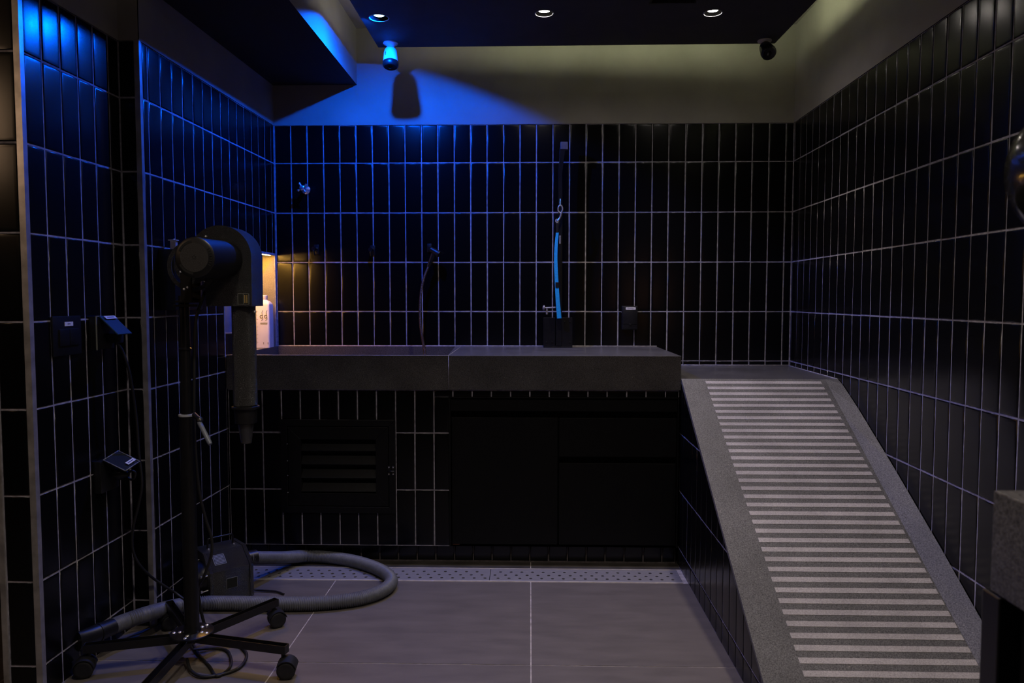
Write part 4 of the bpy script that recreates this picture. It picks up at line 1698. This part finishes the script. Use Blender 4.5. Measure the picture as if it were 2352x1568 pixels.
for a0 in (0.0,):
    arc_on_disc(bm, 0.040, 0.0462, R(98), R(158), -0.0008, 0.002)
    arc_on_disc(bm, 0.040, 0.0462, R(205), R(265), -0.0008, 0.002)
for k in range(8):
    a = R(-28 + k * 8)
    arc_on_disc(bm, 0.0425, 0.0500, a, a + R(3), -0.0008, 0.003, 1)
for k in range(5):
    a = R(90 + 72 * k)
    c = MB_ + (w * math.cos(a) + u * math.sin(a)) * 0.0045
    lathe(bm, c - dn * 0.0008, dn, [(0, 0.0022), (0.001, 0.0022)], 8)
obj('cooling_slots', bm, M['gap'], mo)
bm = nbm()
arc_on_disc(bm, 0.0, 0.039, 0, 2 * PI - 0.001, -0.0006, 0.001, 40)
obj('end_disc', bm, mat('fine_grain_black', (0.014, 0.013, 0.013), 0.6, bump=(700, 0.6)), mo)
# bracket tab and screws
bm = nbm()
a, b = at(528, 598, 2.186), at(552, 597, 2.186)
box(bm, (a.x, 2.182, a.z - 0.0045), (b.x + 0.003, 2.1895, a.z + 0.0045), bevel=0.001)
a, b = at(470, 548, 2.186), at(472, 645, 2.186)
obj('mounting_tab', bm, M['black_metal'], t)
for px, py in ((472, 543), (549, 597), (468, 645)):
    bm = nbm()
    p = at(px, py, 2.182)
    lathe(bm, p + Vector((0, 0.004, 0)), (0, -1, 0), [(0, 0.0042), (0.003, 0.0038), (0.005, 0.0020), (0.0054, 0)], 14)
    obj('screw', bm, M['chrome'], t, smooth=True, label='chrome screw')
for px, py in ((422, 664), (430, 660), (414, 624)):
    bm = nbm()
    p = at(px, py, 2.139)
    lathe(bm, p + Vector((0, 0.003, 0)), (0, -1, 0), [(0, 0.0040), (0.003, 0.0036), (0.005, 0.0018), (0.0054, 0)], 14)
    obj('screw', bm, M['chrome'], t, smooth=True, label='chrome screw')
# outlet tube
TX, TY = at(561.5, 820, 2.235).x, 2.236
bm = nbm()
lathe(bm, (TX, TY, zb + 0.001), (0, 0, -1), [(-0.010, 0.0345), (0.30, 0.0352)], 40)
tb = obj('outlet_tube', bm, M['hammer'], t, smooth=True, label='long hammered air tube')
bm = nbm()
lathe(bm, (TX, TY, 0.768), (0, 0, -1), [(0, 0.0355), (0.002, 0.0405), (0.007, 0.0405), (0.010, 0.0360), (0.012, 0.0330), (0.052, 0.0315), (0.054, 0.0240)], 40)
obj('nozzle_collar', bm, M['black_plastic'], tb, smooth=True)
bm = nbm()
lathe(bm, (TX, TY, 0.716), (0, 0, -1), [(0, 0.0235), (0.010, 0.0225), (0.062, 0.0150), (0.062, 0.0130), (0.010, 0.0205), (0, 0.0215)], 36, caps=False)
obj('clear_nozzle', bm, M['clear'], tb, smooth=True, label='smoky clear nozzle tip')
for px, py in ((541, 718), (585.5, 716)):
    bm = nbm()
    p = at(px, py, TY - 0.02)
    lathe(bm, p, (0.8 if px > 560 else -0.8, -0.6, 0), [(-0.004, 0.004), (0.002, 0.0036), (0.004, 0)], 12)
    obj('tube_screw', bm, M['chrome'], tb, smooth=True)
# cable down the pole
bm = nbm()
cb = [at(470, 668, 2.20), at(464, 690, 2.19), at(452, 725, 2.18), at(447, 790, 2.18), at(446, 880, 2.18), at(446, 960, 2.185), at(450, 1050, 2.20), at(458, 1130, 2.22),
      at(472, 1190, 2.24), at(485, 1232, 2.25), at(487, 1265, 2.25), at(481, 1290, 2.25), at(468, 1325, 2.25), at(455, 1360, 2.27), Vector((-1.02, 2.30, 0.03)),
      Vector((-0.96, 2.32, 0.006)), Vector((-0.90, 2.26, 0.006)), Vector((-0.86, 2.20, 0.006)), Vector((-0.86, 2.12, 0.006)), Vector((-0.93, 2.075, 0.006)), Vector((-0.985, 2.10, 0.010)), Vector((-1.02, 2.15, 0.020))]
tube(bm, catmull(cb, 0.012), 0.0046, 10)
obj('cable', bm, M['rubber'], t, smooth=True)

# ------------------------------------------------------------------ floor blower
BLc = Vector((-1.015, 2.677, 0))
bu = Vector((0.722, 0.692, 0)).normalized()
bv = Vector((-0.692, 0.722, 0)).normalized()
t = thing('floor_blower', 'small hammered-metal blower box on the floor behind the dryer stand', 'blower', BLc - bu * 0.08 + bv * 0.08)
BW, BD, BH, BS = 0.158, 0.160, 0.176, 0.121


def bp(u, v, z):
    return BLc - bu * (BW - u) + bv * v + Vector((0, 0, z))


prof = [(0, 0.006), (0, BS), (0.066, BH), (BD, BH), (BD, 0.006)]
bm = nbm()
prism(bm, [bp(0.012, v, z) for v, z in prof], bu * (BW - 0.026), bevel=0.002)
bd = obj('blower_case', bm, M['hammer'], t, smooth=True)
for u0_, u1_ in ((0.0, 0.0115), (BW - 0.0135, BW)):
    bm = nbm()
    prism(bm, [bp(u0_, v, z) for v, z in ((-0.002, 0.004), (-0.002, BS + 0.001), (0.065, BH + 0.002), (BD + 0.002, BH + 0.002), (BD + 0.002, 0.004))], bu * (u1_ - u0_), bevel=0.0015)
    obj('end_cap', bm, M['hammer'], t, smooth=True)
for u_, v_ in ((0.02, 0.02), (0.135, 0.02), (0.02, 0.14), (0.135, 0.14)):
    bm = nbm()
    lathe(bm, bp(u_, v_, 0.0), (0, 0, 1), [(0, 0.008), (0.006, 0.009)], 14)
    obj('rubber_foot', bm, M['rubber'], t)
bm = nbm()
h0, h1 = bp(0.035, 0.112, BH), bp(0.128, 0.112, BH)
upv = Vector((0, 0, 0.036))
tube(bm, [h0, h0 + upv * 0.8, h0 + upv * 0.97 + bu * 0.003, h0 + upv + bu * 0.010, h1 + upv - bu * 0.010, h1 + upv * 0.97 - bu * 0.003, h1 + upv * 0.8, h1], 0.0036, 12)
obj('carry_handle', bm, M['black_metal'], t, smooth=True)
for q in (h0, h1):
    bm = nbm()
    lathe(bm, q + bv * -0.010, (0, 0, 1), [(0, 0.004), (0.003, 0.003), (0.004, 0)], 12)
    obj('screw', bm, M['chrome'], t, smooth=True)
sn = Vector((0, 0, 0))
sv = (bp(0, 0.066, BH) - bp(0, 0, BS)).normalized()
sn = bu.cross(sv).normalized()
if sn.z < 0:
    sn = -sn
bm = nbm()
c = bp(0.048, 0, BS) + sv * 0.048 + sn * 0.0004
rot = Matrix((bu, sv, sn)).transposed().to_4x4()
box(bm, (-0.021, -0.021, 0), (0.021, 0.021, 0.0010), 1, mtx=Matrix.Translation(c) @ rot)
box(bm, (-0.0195, -0.0195, 0), (0.0195, 0.0195, 0.0015), 0, mtx=Matrix.Translation(c) @ rot)
text_bars(bm, c + sn * 0.0016, bu, sv, sn, 0.034, 0.034, 6, 1, seed=9)
obj('rating_plate', bm, [M['plate'], M['plate_line']], t)
bm = nbm()
c = bp(0.078, 0, 0.070) - bv * 0.0003
rot = Matrix((bu, Vector((0, 0, 1)), -bv)).transposed().to_4x4()
box(bm, (-0.020, -0.019, 0), (0.020, 0.019, 0.0010), 1, mtx=Matrix.Translation(c) @ rot)
box(bm, (-0.0188, -0.0178, 0), (0.0188, 0.0178, 0.0014), 0, mtx=Matrix.Translation(c) @ rot)
text_bars(bm, c - bv * 0.0015 + Vector((0, 0, 0.010)), bu, (0, 0, 1), -bv, 0.022, 0.006, 1, 0, seed=9)
obj('maker_plate', bm, [M['plate'], M['plate_line']], t)
# intake with latches at the left end
bm = nbm()
lathe(bm, bp(0.0, 0.08, 0.085), -bu, [(0, 0.062), (0.010, 0.062), (0.016, 0.058), (0.030, 0.056), (0.032, 0.040)], 40)
obj('intake_cover', bm, M['black_plastic'], t, smooth=True)
for v_, z_ in ((0.012, 0.112), (0.010, 0.060), (0.090, 0.150)):
    bm = nbm()
    p = bp(-0.004, v_, z_)
    rod(bm, p, p - bu * 0.020 + Vector((0, 0, -0.002)), 0.0030, 10)
    lathe(bm, p - bu * 0.022, (0, 0, 1), [(-0.004, 0.0035), (0.004, 0.0035), (0.005, 0)], 12)
    obj('latch', bm, M['chrome'], t, smooth=True, label='chrome latch')
# hose port
PZ = 0.118
p0 = bp(BW, 0.075, PZ)
hose_pts = [p0 + bu * 0.03, at(612, 1285, 2.86), at(650, 1280, 2.94), at(700, 1277.5, 2.99), at(760, 1279, 3.0), at(815, 1286, 2.985), at(862, 1300, 2.93), at(893, 1320, 2.85)]
for k in range(1, len(hose_pts)):
    hose_pts[k].z = max(hose_pts[k].z, 0.026)


def fl(px, py, z=0.026):
    """floor-level point seen at a pixel"""
    p = at(px, py, 1.0)
    v = p - Vector((0, 0, CAM_H))
    s = (z - CAM_H) / v.z
    return Vector((0, 0, CAM_H)) + v * s


q = hose_pts[0]
hose = [p0 + bu * 0.006, p0 + bu * 0.035 + Vector((0, 0, -0.004)), fl(648, 1280, 0.060), fl(700, 1277, 0.032), fl(760, 1280), fl(812, 1288), fl(858, 1302), fl(888, 1318), fl(899, 1336), fl(880, 1355),
        fl(838, 1371), fl(785, 1380), fl(720, 1385), fl(650, 1386), fl(580, 1385), fl(515, 1384.5), fl(462, 1385), fl(408, 1391, 0.036), at(343, 1408, 2.335), at(289, 1426, 2.27), at(250, 1442, 2.215)]
ht = thing('blower_hose', 'long grey corrugated hose looping across the floor from the blower box', 'hose', fl(720, 1385, 0.0))
hp = resample(catmull(hose, 0.01), 0.0015)
bm = nbm()
tube(bm, hp, 0.0235, 20, radii=[(0.0249 if i % 4 < 2 else 0.0208) for i in range(len(hp))])
obj('corrugated_tube', bm, M['hose'], ht, smooth=False)
bm = nbm()
lathe(bm, p0, bu, [(-0.001, 0.030), (0.012, 0.030), (0.013, 0.0265), (0.044, 0.0265), (0.045, 0.024)], 32)
obj('port_cuff', bm, M['black_plastic'], ht, smooth=True)
e0 = hp[-1]
d = (hp[-1] - hp[-9]).normalized()
bm = nbm()
lathe(bm, e0 - d * 0.012, d, [(0, 0.0255), (0.045, 0.0262), (0.046, 0.0285), (0.052, 0.0285)], 32)
obj('end_cuff', bm, M['black_plastic'], ht, smooth=True)
# flat spreading nozzle
bm = nbm()
s0 = e0 + d * 0.036
side = d.cross(Vector((0, 0, 1))).normalized()
upn = side.cross(d).normalized()
rings = []
for tt, a, b in ((0.0, 0.0270, 0.0270), (0.02, 0.0260, 0.0250), (0.055, 0.027, 0.021), (0.072, 0.030, 0.020)):
    rings.append([bm.verts.new(s0 + d * tt + upn * math.cos(2 * PI * k / 28) * a + side * math.sin(2 * PI * k / 28) * b) for k in range(28)])
for a, b in zip(rings, rings[1:]):
    for k in range(28):
        bm.faces.new([a[k], a[(k + 1) % 28], b[(k + 1) % 28], b[k]])
bm.faces.new(rings[0])
bm.faces.new(rings[-1])
obj('nozzle', bm, M['black_plastic'], ht, smooth=True)
# lead of the blower on the floor
t = thing('blower_lead', 'thin black lead on the floor right of the blower box', 'cable', fl(620, 1360, 0.0))
bm = nbm()
tube(bm, catmull([bp(BW - 0.004, 0.03, 0.02), bp(BW + 0.02, 0.03, 0.008), fl(612, 1356, 0.006), fl(635, 1358, 0.006), fl(652, 1364, 0.005)], 0.01), 0.0036, 10)
obj('cord', bm, M['rubber'], t, smooth=True)

# ------------------------------------------------------------------ near right: second counter and dryer head
t = thing('side_counter', 'dark counter with thick stone top at the right edge of the picture', 'counter', (0.85, 0.7, 0))
bm = nbm()
box(bm, (0.605, 0.30, 0.709), (XR(0.6) - 0.012, 0.98, 0.8425), bevel=0.002)
obj('stone_top', bm, M['granite'], t)
bm = nbm()
box(bm, (0.622, 0.55, 0.0), (XR(0.6) - 0.015, 0.94, 0.708))
obj('side_panel', bm, M['cabinet'], t)
bm = nbm()
box(bm, (0.602, 0.955, 0.0), (0.640, 0.992, 0.708), bevel=0.002)
obj('corner_post', bm, M['black_metal'], t)
t = thing('dryer_head', 'glossy black rounded dryer head at the far right edge of the picture', 'dryer', (0.74, 1.0, 0.8425))
bm = nbm()
c = Vector((0.697, 0.93, 1.252))
lathe(bm, c - Vector((0.0, 0, 0)), (0, 1, 0.0), [(-0.09, 0.03), (-0.07, 0.062), (-0.02, 0.088), (0.03, 0.095), (0.06, 0.088), (0.08, 0.070), (0.088, 0.04), (0.09, 0)], 48)
obj('shell', bm, M['glossy_black'], t, smooth=True)
bm = nbm()
rod(bm, (0.70, 0.90, 0.8427), (0.70, 0.90, 1.18), 0.015, 20)
lathe(bm, (0.70, 0.90, 0.8427), (0, 0, 1), [(0, 0.06), (0.008, 0.06), (0.012, 0.02)], 32)
obj('support_pole', bm, M['black_metal'], t, smooth=True)
